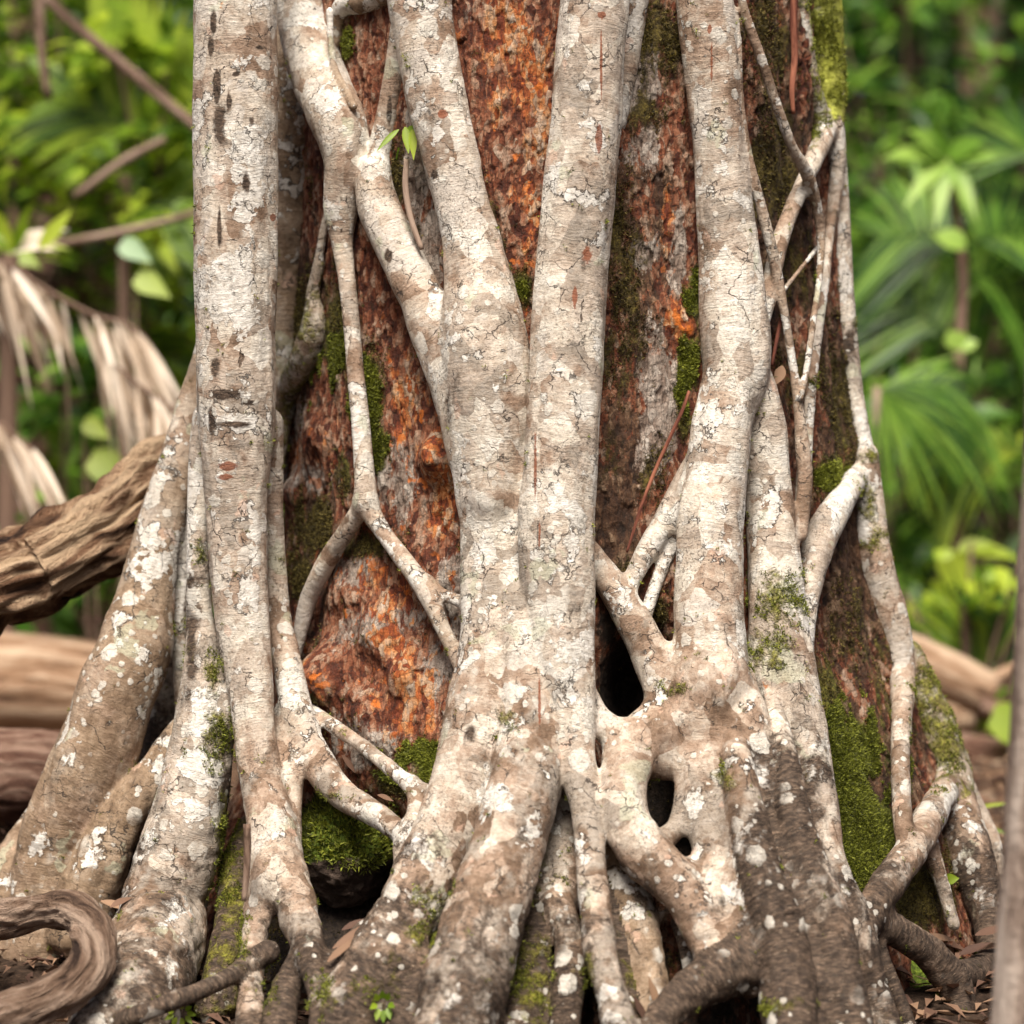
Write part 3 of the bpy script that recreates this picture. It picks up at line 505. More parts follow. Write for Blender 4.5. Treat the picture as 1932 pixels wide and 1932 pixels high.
ofs=np.arange(len(chains))[:,None]*np.array((.37,.71,1.3))
fo=own[FF[:,0]].copy()
for i in range(len(chains)):      # a root's skin stays one connected piece; stray flecks go to the root they lie on
    fi=np.nonzero(fo==i)[0]
    if len(fi)<4: continue
    u,inv=np.unique(FF[fi],return_inverse=True); f2=inv.reshape(-1,4); lab=np.arange(len(u))
    for _ in range(400):
        old=lab.copy(); np.minimum.at(lab,f2,lab[f2].min(1)[:,None]); lab=lab[lab]
        if (lab==old).all(): break
    ids,cn=np.unique(lab[f2[:,0]],return_counts=True)
    if len(ids)<2: continue
    for q in ids[cn<cn.max()]:
        cf=fi[lab[f2[:,0]]==q]; vs=np.zeros(len(FV),bool); vs[FF[cf].ravel()]=True; nb=np.nonzero(vs[FF].any(1)&(fo!=i))[0]
        if len(nb): fo[cf]=np.bincount(fo[nb]).argmax()
ROOT_LABEL={'G':'twisted root bent over at the shoulder, narrowing to a thin straight stem','B':'stout tan root leaning out to the ground','QC':'dark brown wrinkled buttress root','R':'root furred with bright green moss','T1':'thin grey root crossing the mossy side','T2':'long thin grey root hanging straight','QL2':'pale root looping round the small dark holes','Y0':'root covered in green moss'}
fig_parts={}
for i,(nm,k,C,r,dk,ms,wm) in enumerate(chains):
    f=FF[fo==i]
    if len(f)<4: continue
    u,inv=np.unique(f,return_inverse=True); f2=inv.reshape(f.shape)
    _,bi,bt=seg_dist(base_V[u],C,r); T,U,W,s=frames(C); c=C[bi]+(C[bi+1]-C[bi])*bt[:,None]; v=base_V[u]-c
    Ui=U[bi]+(U[bi+1]-U[bi])*bt[:,None]; Wi=W[bi]+(W[bi+1]-W[bi])*bt[:,None]
    co=np.stack([(v*Ui).sum(1),(v*Wi).sum(1),s[bi]+(s[bi+1]-s[bi])*bt],1)+ofs[i]
    co=laplace(co,f2,10,.6)
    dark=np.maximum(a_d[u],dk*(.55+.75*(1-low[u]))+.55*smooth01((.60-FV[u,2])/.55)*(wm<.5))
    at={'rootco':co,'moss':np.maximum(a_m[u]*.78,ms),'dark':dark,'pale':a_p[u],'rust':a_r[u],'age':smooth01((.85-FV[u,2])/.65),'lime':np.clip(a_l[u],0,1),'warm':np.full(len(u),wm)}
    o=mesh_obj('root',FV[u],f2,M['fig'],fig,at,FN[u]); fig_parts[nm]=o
    if nm in ROOT_LABEL: o['label']=ROOT_LABEL[nm]
# ------------------------------------------------------------------ host tree: flaking red trunk, a displaced height field all round
_Rh=[.565,.565,.572,.605,.645,.685,.765,.835,.91,.95]
def burl_list():
    out=[]
    for px,py,r,h in [(632,1275,72,.085),(720,1195,60,.035),(700,1345,55,.04),(760,1270,50,.03),(712,1400,34,.035),(832,872,40,.055),(826,840,22,.03),(800,1060,90,.025),(600,830,60,.03),(1270,600,50,.01),(560,930,40,.03),(660,1120,60,.02)]:
        y=surf_y(px,py,_Rh); p=P(px,py,y); out.append((p,r/1000,h))
    return out
def host():
    zs=np.arange(-.15,2.5,.0031); th=np.concatenate([np.arange(-105,100,.27),np.arange(100,255,2.0)])*math.pi/180   # 0 = towards the viewer
    Z,T=np.meshgrid(zs,th,indexing='ij'); py=966-(Z-H)*1000*.97
    R=np.interp(py,_py,_Rh); cx=(np.interp(py,_py,_cx)-966)/1000*1.11
    nx,ny=np.sin(T),-np.cos(T)
    base=np.stack([cx+R*nx,.60+R*ny,Z],-1)
    d=np.zeros_like(R)
    q=np.stack([nx*.6,ny*.6,Z],-1)
    fl=np.where(T>0.5,1.0,.0)
    d+=(fbm(q*np.array((9,9,2.5)),3,31)-.5)*.035
    d+=(fbm(q*np.array((22,22,9)),3,33)-.5)*.012
    for c,r,h in burl_list(): d+=h*np.exp(-((base-c)**2).sum(-1)/(r*r)*1.4)
    # lengthwise ribs on the mossy flank
    rib=np.abs(np.sin(T*13+3*vnoise(q*np.array((3,3,1.2)),5)))*smooth01((T-.55)/.5)
    d+=rib*.028
    # bark plates: two layers of jittered cells in (arc, height), edges wandering
    u=T*.6; 
    def cells(su,sv,seed,wa):
        wu=u+(fbm(q*38,3,seed+7)-.5)*wa; wv=Z+(fbm(q*38+50,3,seed+9)-.5)*wa*1.6
        a=wu/su; b=wv/sv; ia=np.floor(a).astype(int); ib=np.floor(b).astype(int)
        f1=np.full(a.shape,9.); f2=np.full(a.shape,9.); cid=np.zeros(a.shape)
        for i in (-1,0,1):
            for j in (-1,0,1):
                ca=ia+i; cb=ib+j; h1=hash3(ca,cb,ca*0,seed); h2=hash3(ca,cb,ca*0+1,seed); h3=hash3(ca,cb,ca*0+2,seed)
                dd=np.hypot(ca+h1-a,cb+h2-b); m=dd<f1
                f2=np.where(m,f1,np.minimum(f2,dd)); cid=np.where(m,h3,cid); f1=np.where(m,dd,f1)
        return cid,f2-f1
    c1,e1=cells(.016,.036,3,.020); c2,e2=cells(.008,.015,8,.012)
    px,pyy=proj(base.reshape(-1,3)); px=px.reshape(T.shape); pyy=pyy.reshape(T.shape)
    front=(np.abs(T)<1.9)
    B=lambda L:blobs(px.ravel(),pyy.ravel(),L).reshape(T.shape)*front
    moss=B([(655,80,14,40,.9),(985,545,28,50,.9),(1235,80,60,90,.85),(1215,215,60,50,.7),(1165,420,30,120,.75),(1180,540,50,160,.72),(1310,560,18,70,.9),(1305,690,22,60,1.1),(1290,790,20,50,.9),(1180,660,70,120,.62),(1150,870,40,70,.6),(1230,900,40,80,.6),
      (1465,110,28,80,.8),(1465,240,30,60,.9),(1480,330,26,60,.8),(1500,700,60,90,.55),(1570,760,40,120,.75),(1560,900,50,60,.85),(1600,560,40,70,.6),(1240,1160,40,40,.9),(1440,60,50,200,.6),(1450,330,60,150,.72),(1480,480,60,120,.6),(1200,1080,60,40,.6),
      (640,620,50,110,.95),(700,750,28,110,.95),(720,850,24,60,.7),(650,900,26,60,.75),(600,1000,40,70,.95),(700,1030,70,35,.8),(570,1090,26,60,.9),(580,1290,45,60,.95),(610,1320,50,24,.8),(800,1430,60,40,.85),(740,1480,80,40,.9),(560,600,70,100,.7),(770,560,26,60,.55),
      (750,330,26,90,.8),(770,420,20,60,.7),(930,400,16,60,.6),(940,480,24,60,.6),
      (1600,1180,60,160,.5),(1562,1360,26,130,1.0),(1650,1300,50,200,.45),(1590,1480,52,120,1.3),(1630,1590,75,90,1.3),(1720,1690,60,110,1.1),(1550,1300,30,100,.9),(640,1560,80,40,.8),(1010,1860,120,90,.95),(1230,1840,90,80,.8),(470,1780,60,160,.8)])
    lush=B([(1600,1500,90,200,1.2),(1305,690,40,110,1.),(1310,560,30,70,.8),(640,720,90,120,.8),(700,800,50,150,.8),(780,1440,120,50,1.),(1560,900,60,60,.6),(640,1560,100,60,1.),(985,545,30,50,.5),(655,80,30,40,.8)])
    orange=B([(950,60,70,220,.72),(1010,180,50,160,.78),(1000,420,40,150,.6),(1280,610,30,50,.95),(1260,420,16,90,.5),(830,860,50,60,.7),(600,840,70,80,.42),(620,1280,60,60,.5),(740,1130,90,100,.62),(760,1310,110,110,.62),(760,760,50,130,.55),(840,940,40,120,.7),(1470,80,14,90,.5),(700,1010,60,50,.5),(770,1210,90,60,.7)])
    grey=B([(1200,150,40,70,1.1),(1215,270,50,60,.6),(1210,480,30,30,1.0),(1250,760,46,160,.75),(1280,470,20,110,.6),(890,60,26,80,.4),(790,300,30,160,.75),(820,450,26,90,.8),(740,1180,90,70,.66),(830,1240,50,140,.62),(690,1400,90,70,.55),(560,800,40,60,.5),(580,900,60,40,.5),(740,900,60,120,.5),(860,1130,30,100,.9),(680,1080,30,40,.8)])
    brown=B([(1215,420,110,560,.52),(1180,850,60,180,.75),(1160,1000,60,200,.95),(1470,380,70,420,.85),(1440,60,40,100,.45),(1600,1050,110,250,.95),(1560,750,80,250,.8),(930,460,40,80,.6),(560,600,90,200,.8),(590,950,60,50,.6),(720,220,40,200,.4),(1620,1450,150,150,.8),(600,1100,40,120,.6)])
    hot=B([(960,120,120,260,1.),(980,330,80,300,.8),(1280,610,40,60,1.),(740,1230,190,230,1.),(770,800,110,250,.8),(600,860,80,80,.7),(1250,420,50,100,.7)])
    soil=B([(650,1720,150,130,1.3),(600,1580,90,60,.7),(850,1700,120,150,.8)])+.55*smooth01((pyy-1700)/120)*(px<1550)
    soil=np.maximum(soil,B([(1215,1330,90,150,1.3),(1270,1560,110,130,1.3),(1150,1180,30,60,.7)])); soil=np.clip(soil,0,1.2)  # behind the root holes the mask paints shade, not earth
    amp=np.where(moss>.5,.35,1.0)
    d+=amp*((c1-.35)*.0065*smooth01(e1/.05)+(c2-.35)*.0034*smooth01(e2/.08))+amp*(fbm(q*np.array((160,160,60)),2,77)-.5)*.004
    d+=smooth01(moss-.35)*(fbm(q*45,3,91)-.2)*.016
    d-=.26*np.exp(-((px-650)/130)**2-((pyy-1720)/170)**2)*front
    d-=.22*np.exp(-((px-1215)/75)**2-((pyy-1330)/120)**2)*front+.22*np.exp(-((px-1270)/80)**2-((pyy-1540)/110)**2)*front
    V=base+np.stack([nx,ny,0*nx],-1)*d[...,None]
    n,m=T.shape; i=np.arange(n-1)[:,None]*m; j=np.arange(m)[None,:]; j2=(j+1)%m
    F=np.stack([(i+j),(i+j2),(i+m+j2),(i+m+j)],-1).reshape(-1,4)
    at=dict(cell=(c1*.55+c2*.45).ravel(),cellb=c2.ravel(),edge=np.minimum(e1,e2*1.2).ravel(),moss=moss.ravel(),lush=np.clip(lush,0,1).ravel(),orange=(orange*.97).ravel(),grey=(grey*1.12+.06).ravel(),brown=brown.ravel(),hot=hot.ravel(),soil=soil.ravel())
    root=empty('host_tree',(0.09,.60,0),'old tree with flaking red and orange bark, wrapped in pale fig roots','tree')
    mesh_obj('trunk',V.reshape(-1,3),F,M['host'],root,at)
    return root,V,T,moss,lush,px,pyy
host_root,HV,HT,Hmoss,Hlush,Hpx,Hpy=host()
# ------------------------------------------------------------------ ground
def ground_z(x,y):
    x=np.asarray(x,float); y=np.asarray(y,float)
    z=np.interp(y,[-6,-.7,-.3,.3,.9,2.2,8,60,300],[-.05,-.03,.0,.13,.22,.29,.38,1.2,6])
    z=z+.05*np.exp(-((x+1.2)/.7)**2-((y-1.6)/.9)**2)
    p=np.stack([x,y,0*x],-1)
    z=z+(fbm(p*3.1,3,41)-.5)*.06*np.clip(np.hypot(x,y)/1.0,.5,1)+(fbm(p*22,3,43)-.5)*.022
    return z
def axis_points(a,b,fine,coarse_end,n):
    c=np.geomspace(1,coarse_end-max(abs(a),abs(b))+1,n)-1
    return np.concatenate([(a-c[::-1])[:-1],np.arange(a,b,fine),(b+c)])
gx=axis_points(-1.9,1.9,.014,260,46); gy=np.concatenate([-(np.geomspace(1,30,18)[::-1])-.2,np.arange(-1.2,3.2,.016),3.2+np.geomspace(1,300,60)-1+.02])
GX,GY=np.meshgrid(gx,gy,indexing='ij'); GZ=ground_z(GX,GY); m_=GX.shape[1]
i_=np.arange(GX.shape[0]-1)[:,None]*m_; j_=np.arange(m_-1)[None,:]
GF=np.stack([i_+j_,i_+m_+j_,i_+m_+j_+1,i_+j_+1],-1).reshape(-1,4)
tag(mesh_obj('ground',np.stack([GX,GY,GZ],-1).reshape(-1,3),GF,M['soil']),kind='structure')
# ------------------------------------------------------------------ tubes (logs, lianas, stems)
def tube(Pn,ns,mat,name,parent,step=.02,disp=None,label=None,attrs=None,cap=True):
    Q=catmull(Pn,step); C=Q[:,:3]; r=Q[:,3]; T,U,W,s=frames(C); n=len(C)
    a=np.arange(ns)/ns*2*math.pi; ca=np.cos(a)[None,:,None]; sa=np.sin(a)[None,:,None]
    dirv=U[:,None]*ca+W[:,None]*sa; co=np.concatenate([ca*r[:,None,None]+0*dirv[...,:1],sa*r[:,None,None]+0*dirv[...,:1],s[:,None,None]+0*dirv[...,:1]],-1)
    co=co+hash3(np.array(int(abs(C[0,0])*999)),np.array(int(abs(C[0,2])*999)),np.array(3))*7
    rr=r[:,None]*np.ones((n,ns))
    if disp is not None: rr=rr+disp(co,rr,a)
    V=(C[:,None]+dirv*rr[...,None]).reshape(-1,3); co=co.reshape(-1,3)
    i=np.arange(n-1)[:,None]*ns; j=np.arange(ns)[None,:]; j2=(j+1)%ns
    F=[np.stack([i+j,i+j2,i+ns+j2,i+ns+j],-1).reshape(-1,4)]
    if cap:
        V=np.vstack([V,C[0],C[-1]]); co=np.vstack([co,co[0],co[-1]]); k=n*ns; jj=np.arange(ns); 
        F.append(np.stack([jj*0+k,(jj+1)%ns,jj],-1)); F.append(np.stack([jj*0+k+1,(n-1)*ns+jj,(n-1)*ns+(jj+1)%ns],-1))
    at={'rootco':co}
    o=mesh_obj(name,V,F,mat,parent,at)
    if label and not parent: o['label']=label
    return o
def pp(s,y=None):
    out=[]
    for q in pts(s):
        yy=q[3] if len(q)>3 else y; c=P(q[0],q[1],yy); out.append((*c,q[2]/1000*(D+yy)/D))
    return out
def gnarl(amp,f=11,g=1.2,seed=3,fineamp=.3):
    def d(co,rr,a):
        rid=fbm(co*np.array((f,f,g)),4,seed); return amp*((rid-.5)*2.2-.6*np.maximum(0,.47-rid)*4)+amp*fineamp*(fbm(co*np.array((f*4,f*4,g*5)),2,seed+3)-.5)*2
    return d
o=tube(pp('-900,1660,110,.1 -500,1400,100,.15 -160,1185,92,.25 -50,1122,90,.33 0,1098,90,.36 50,1080,90,.4 100,1052,88,.42 150,1025,86,.46 200,998,84,.5 250,962,82,.55 300,925,80,.6 350,900,76,.65 420,880,70,.72 480,880,60,.8'),110,M['log'],'fallen_log',None,.008,gnarl(.036,17,2.6,3,.8))
tag(o,'thick gnarled dead log with deep grooves slanting down behind the leaning root','log')
o=tube(pp('-420,1255,95,2.3 -150,1270,92,2.2 0,1283,92,2.2 100,1290,90,2.2 200,1305,86,2.2 330,1345,80,2.2 460,1400,70,2.2'),60,M['log_pale'],'fallen_log',None,.02,gnarl(.010,8,1.2,5))
tag(o,'smooth pale tan log lying under the gnarled log, blurred','log')
o=tube(pp('-400,1440,90,.95 -100,1460,92,.95 0,1466,92,.95 100,1470,92,.95 170,1475,90,.95 260,1490,80,.95'),90,M['log_dark'],'fallen_log',None,.01,gnarl(.014,15,1.2,8,.5))
tag(o,'dark brown rotting log, lowest of the three logs at the left root','log')
o=tube(pp('-300,1700,34,.0 -120,1722,35,-.02 -30,1735,36,-.06 30,1733,37,-.10 90,1722,37,-.14 140,1722,39,-.19 170,1748,41,-.24 180,1790,43,-.29 168,1830,44,-.33 135,1862,44,-.36 90,1886,44,-.38 40,1908,45,-.39 -20,1932,46,-.40 -120,1975,46,-.40 -300,2050,46,-.40'),64,M['liana'],'liana',None,.006,gnarl(.009,20,5,12,.8))
tag(o,'brown woody liana bent into a hairpin loop on the ground beside the big root','liana')
t=empty('tree',(1.2*.8,-1.0,0),'slim grey trunk standing close at the right edge, out of focus','tree')
tube(pp('2010,-900,52,-1 2000,0,54,-1 1995,500,56,-1 1990,850,57,-1 1972,1200,57,-1 1958,1450,57,-1 1944,1700,58,-1 1932,1932,60,-1 1925,2150,66,-1 1915,2260,76,-1'),48,M['trunk'],'trunk',t,.015,gnarl(.005,14,2,31))
# right-hand logs
for s_,mt,lab in (('1560,1190,40 1640,1215,46 1720,1248,50 1790,1280,50 1868,1318,44','log_pale','pale blurred log sloping down behind the mossy right root'),
              ('1840,1285,16 1870,1282,13 1905,1266,11 1960,1245,9','log_pale','thin pale branch reaching from the sloping log to the slim trunk'),
              ('1640,1310,44 1720,1335,44 1800,1352,38 1838,1356,24','log_pale','short orange tan log under the sloping pale log'),
              ('1700,1400,34 1780,1412,36 1850,1424,36 1960,1432,34','log_dark','reddish brown log lying on the leaf litter behind the slim trunk'),
              ('1850,1335,20 1900,1345,20 1990,1365,18','log_dark','thin brown log beside the green leaf behind the slim trunk')):
    o=tube(pp(s_,2.6 if mt=='log_pale' else 2.4),32,M[mt],'fallen_log' if 'thin pale' not in lab else 'fallen_branch',None,.03,gnarl(.006,8,1.5,9)); tag(o,lab,'log' if 'branch' not in lab else 'branch')
# thin twigs near the tree
for s_,mt,lab in (('1300,738,3.2 1287,775,3.6 1262,830,3.6 1235,890,3.6 1212,950,3.4 1196,1000,3 1183,1042,2.4','redtwig','thin red brown twig slanting across the dark bark gap below the orange patch'),
              ('1500,-40,8 1497,40,8 1499,110,7 1494,170,6 1497,215,5','redtwig','straight red stem hanging at the top of the mossy side'),
              ('1474,600,4 1466,640,4 1456,690,3','redtwig','short red twig with a dry leaf beside the third pale root'),
              ('767,300,5 765,350,6 772,400,6 784,440,6 796,470,5','twig','small grey stem under the green sprig'),
              ('466,1555,7 467,1600,7 464,1660,6 460,1700,5','twig','grey broken stick stuck upright between the left roots')):
    L=[]
    for q in pts(s_):
        y=surf_y(q[0],q[1])-.045+(.02 if 'dark bark' in lab else 0)
        if 'stick' in lab: y=-.2
        c=P(q[0],q[1],y); L.append((*c,q[2]/1000))
    o=tube(L,10,M[mt],'twig',None,.01,gnarl(.0006,60,8,2)); tag(o,lab,'twig')
# ------------------------------------------------------------------ boulder in the hollow
nr=N('mossy_rock'); p_=nr.pos(); a_=nr.noise(nr.warp(p_,20,.03,3),30,5,.7); mo_=nr.step(nr.math('ADD',nr.attr('moss'),nr.math('SUBTRACT',nr.noise(p_,26,4,.7),.5)),.42,.6)
M['rock']=nr.finish(nr.mix(mo_,nr.ramp(a_,[(.3,(.016,.010,.008)),(.55,(.07,.048,.036)),(.7,(.17,.125,.10))]),nr.ramp(nr.noise(p_,120,4,.7),[(.3,(.02,.03,.004)),(.5,(.09,.13,.015)),(.72,(.22,.29,.03))])),.9,a_,.012,1.0,.3)
def rock(c,rad,name,lab,cat,seed=5,fl=.35):
    th=np.linspace(0,math.pi,90)[:,None]; ph=np.arange(140)[None,:]/140*2*math.pi
    d=np.stack([np.sin(th)*np.cos(ph),np.sin(th)*np.sin(ph),np.cos(th)+0*ph],-1)
    q=d*np.array(rad)/.1; k=1+(fbm(q*1.3+seed,3,seed)-.5)*fl*1.6+(np.round(fbm(q*2.1+seed,2,seed+2)*6)/6-.5)*.22+(fbm(q*7,3,seed+4)-.5)*.12
    V=np.array(c)+d*np.array(rad)*k[...,None]; n,m=V.shape[:2]
    i=np.arange(n-1)[:,None]*m; j=np.arange(m)[None,:]; j2=(j+1)%m
    F=np.stack([i+j,i+m+j,i+m+j2,i+j2],-1).reshape(-1,4)
    moss=smooth01((d[...,2]+.45)/.75)*.9
    o=mesh_obj(name,V.reshape(-1,3),F,M['rock'],None,{'moss':moss.ravel()}); tag(o,lab,cat); return V.reshape(-1,3),d.reshape(-1,3),moss.ravel()
RV,RD,RM=rock(P(652,1608,.10),(.105,.10,.095),'boulder','dark boulder capped with bright green moss in the hollow under the trunk','boulder')
rock(P(1290,1890,.12),(.12,.09,.08),'boulder','small dark mossy stone in the gap beside the arched root','boulder',9)
rock(P(1710,1880,.05),(.09,.07,.09),'boulder','reddish brown stone enclosed by the forked root near the slim trunk','boulder',14)
# ------------------------------------------------------------------ blades: leaves, leaflets, moss
class MB:
    def __init__(s): s.V=[];s.F=[];s.T=[];s.v=[];s.n=0
    def strip(s,C,W,val,fold=0,up=None):
        """C (n,3) midrib, W (n,3) half-width vectors -> two quads per step"""
        n=len(C); U=np.zeros_like(C) if up is None else up*np.linalg.norm(W,axis=1)[:,None]*fold
        s.V+= [C-W+U,C,C+W+U]; b=s.n; i=np.arange(n-1)
        s.F.append(np.stack([b+i,b+n+i,b+n+i+1,b+i+1],1)); s.F.append(np.stack([b+n+i,b+2*n+i,b+2*n+i+1,b+n+i+1],1)); s.v.append(np.full(3*n,val)); s.n+=3*n
    def leaf(s,base,dr,up,L,w,droop=.3,n=6,val=None,fold=.25,shape='lance'):
        dr=np.array(dr,float); dr/=np.linalg.norm(dr)+1e-9; up=np.array(up,float); side=np.cross(dr,up); side/=np.linalg.norm(side)+1e-9
        t=np.linspace(0,1,n)[:,None]; C=np.array(base)+dr*L*t+np.array((0,0,-1.0))*droop*L*t*t
        if shape=='lance': ww=np.sin(np.pi*np.clip(t,.02,.985)**.75)
        elif shape=='strap': ww=np.minimum(1,np.minimum(t*8+.25,(1.02-t)*3.2))
        else: ww=np.sin(np.pi*np.clip(t,.05,.98)**.55)
        s.strip(C,side*w*.5*ww,rnd.random() if val is None else val,fold,np.cross(side,dr)[None,:])
    def stem(s,A,B,r,val=.2,n=5,bend=0):
        A=np.array(A,float);B=np.array(B,float); t=np.linspace(0,1,n)[:,None]; C=A+(B-A)*t+np.array((0,0,1.0))*bend*np.sin(np.pi*t); d=B-A; d/=np.linalg.norm(d)+1e-9
        a=np.cross(d,(0,0,1.0)) if abs(d[2])<.9 else np.cross(d,(1.0,0,0)); a/=np.linalg.norm(a); b=np.cross(d,a)
        ring=[C+(a*math.cos(q)+b*math.sin(q))*r for q in (0,2.094,4.188)]
        bb=s.n; s.V+=ring; i=np.arange(n-1)
        for q in range(3):
            q2=(q+1)%3; s.F.append(np.stack([bb+q*n+i,bb+q2*n+i,bb+q2*n+i+1,bb+q*n+i+1],1))
        s.v.append(np.full(3*n,val)); s.n+=3*n
    def build(s,name,mat,parent=None): return mesh_obj(name,np.concatenate(s.V),np.concatenate(s.F),mat,parent,{'leafv':np.concatenate(s.v)})
def moss_tufts(name,pts_,nrm,mat,lab,scale,cnt,blades=5):
    """pts_ already weighted; random blades as single triangles"""
    k=rng.integers(0,len(pts_),cnt); b=pts_[k]; n=nrm[k]
    V=[];F=[];vv=[]
    for q in range(blades):
        d=n+rng.normal(0,.65,b.shape)+np.array((0,0,.15)); d/=np.linalg.norm(d,axis=1)[:,None]; sd=np.cross(d,rng.normal(0,1,b.shape)); sd/=np.linalg.norm(sd,axis=1)[:,None]
        L=scale*rng.uniform(.5,1.25,len(b))[:,None]; ww=L*.20; bb=b+rng.normal(0,scale*.35,b.shape)-n*scale*.15
        i=len(V)*0; base=q*len(b)*3
        V.append(np.stack([bb-sd*ww,bb+sd*ww,bb+d*L],1).reshape(-1,3)); F.append(base+np.arange(len(b)*3).reshape(-1,3)); vv.append(np.repeat(rng.random(len(b)),3))
    o=mesh_obj(name,np.concatenate(V),np.concatenate(F),mat,None,{'leafv':np.concatenate(vv)},smooth=False); tag(o,lab,'moss',kind='stuff'); return o
Hn=np.cross(np.gradient(HV.reshape(*HT.shape,3),axis=0),np.gradient(HV.reshape(*HT.shape,3),axis=1)).reshape(-1,3); Hn/=np.linalg.norm(Hn,axis=1)[:,None]+1e-12
HV=HV.reshape(-1,3); mo=Hmoss.ravel()+(fbm(HV*np.array((40,40,11)),4,63)-.5)*2.2+rng.uniform(-.22,.22,len(HV)); ctr=np.array((.1,.6,0)); 
flip=((HV-ctr)*Hn)[:,:2].sum(1)<0; Hn[flip]*=-1
sel=(mo>.62)&(np.abs(HT.ravel())<1.85)
g1=sel&(Hlush.ravel()>.45); g2=sel&~g1
moss_tufts('moss',HV[g1],Hn[g1],M['moss'],'bright green moss growing on the bark of the old trunk',.0062,52000)
moss_tufts('moss',HV[g2],Hn[g2],M['moss_olive'],'olive brown moss growing in the bark of the old trunk',.006,24000)
mo=np.maximum(a_m*.8,0)+(fbm(FV*40,4,65)-.5)*1.9+rng.uniform(-.2,.2,len(FV)); sel=(mo>.62)&(FV[:,1]<.75)
moss_tufts('moss',FV[sel],FN[sel],M['moss'],'thin green moss on the crevices of the fig roots',.0055,20000,4)
rm=RM+(fbm(RV*30,3,66)-.5)*.9; sel=rm>.45
moss_tufts('moss',RV[sel],RD[sel],M['moss'],'bright green moss on the boulder and soil in the hollow',.012,3500)
# ------------------------------------------------------------------ undergrowth behind the tree
GL=leaf_mat('leaf_yellow_green',(.05,.11,.008),(.20,.33,.018),(.46,.58,.05),.5)
GM=leaf_mat('leaf_mid_green',(.02,.07,.008),(.08,.20,.015),(.24,.42,.05),.45)
GD=leaf_mat('leaf_deep_green',(.006,.022,.004),(.025,.08,.010),(.09,.20,.025),.35)
GB=leaf_mat('leaf_blue_green',(.03,.09,.04),(.12,.25,.10),(.30,.45,.22),.3)
GW=leaf_mat('leaf_fresh_green',(.06,.14,.02),(.17,.33,.035),(.34,.52,.09),.45)
STR=leaf_mat('straw_frond',(.30,.21,.14),(.62,.50,.38),(.88,.78,.66),.35)
def frond(parent,base,tip,sag,nl,ll,lw,mat,spread=65,ldroop=.35,name='frond',updir=(0,0,1)):
    """pinnate palm frond: arching midrib with leaflets either side"""
    mb=MB(); A=np.array(base,float);B=np.array(tip,float); t=np.linspace(0,1,12)[:,None]
    C=A+(B-A)*t+np.array((0,0,1.0))*sag*4*t*(1-t); 
    for i in range(11): mb.stem(C[i],C[i+1],.006*(1.15-i/11),.3,2)
    for k in range(nl):
        f=.12+.88*(k+.5)/nl; q=f*11; i=min(int(q),10); p=C[i]+(C[i+1]-C[i])*(q-i); T=C[i+1]-C[i]; T/=np.linalg.norm(T)
        S=np.cross(T,updir); S/=np.linalg.norm(S)+1e-9; Up=np.cross(S,T)
        le=ll*math.sin(math.pi*min(.97,.18+.78*f))**.7
        for sg in (-1,1):
            a=math.radians(spread*(1-.45*f)+rnd.uniform(-5,5)); d=T*math.cos(a)+S*sg*math.sin(a)+Up*rnd.uniform(0,.25)
            mb.leaf(p,d,Up+S*sg*.2,le*rnd.uniform(.9,1.08),lw,ldroop*rnd.uniform(.7,1.3),5,None,.15,'strap')
    return mb.build(name,mat,parent)
def fan(parent,c,dirv,nrm,R,n,w,mat,arc=200,droop=.2,name='frond'):
    mb=MB(); d=np.array(dirv,float); d/=np.linalg.norm(d); nr_=np.array(nrm,float); nr_/=np.linalg.norm(nr_); s=np.cross(d,nr_); s/=np.linalg.norm(s)
    for k in range(n):
        a=math.radians(-arc/2+arc*(k+.5)/n); dd=d*math.cos(a)+s*math.sin(a)
        mb.leaf(c,dd,nr_,R*rnd.uniform(.85,1.05),w,droop*rnd.uniform(.6,1.4),6,None,.3,'strap')
    return mb.build(name,mat,parent)
def shrub(loc,rad,n,L,w,mat,label,group=None,shape='lance',stems=5,cat='shrub',name='shrub'):
    root=empty(name,tuple(loc),label,cat,group); mb=MB(); st=MB(); c=np.array(loc,float)
    rx,ry,rz=rad
    for k in range(stems):
        a=rnd.uniform(0,6.28); e=c+np.array((math.cos(a)*rx*.6,math.sin(a)*ry*.6,rz*rnd.uniform(1.2,1.9))); st.stem(c,e,.008,.3,5,.05)
    # clumps of leaves leave gaps between them
    cl=[c+np.array((rnd.gauss(0,.45)*rx,rnd.gauss(0,.45)*ry,rz+rnd.uniform(-.9,.9)*rz)) for _ in range(max(5,n//16))]
    for k in range(n):
        q=rnd.choice(cl); p=q+np.array([rnd.gauss(0,.13)*rx,rnd.gauss(0,.13)*ry,rnd.gauss(0,.11)*rz])
        d=np.array((rnd.gauss(0,1),rnd.gauss(0,1)-.3,rnd.gauss(.1,.5))); mb.leaf(p,d,(rnd.gauss(0,.4),rnd.gauss(-.3,.4),1),L*rnd.uniform(.6,1.2),w*rnd.uniform(.7,1.2),.3,5,None,.25,shape)
    st.build('stem',M['twig'],root); mb.build('foliage',mat,root); return root
def X(px,py,y): return P(px,py,y)
def on_ground(px,y):
    x=(px-966)/1000*(D+y)/D; return np.array((x,y,float(ground_z(x,y))))
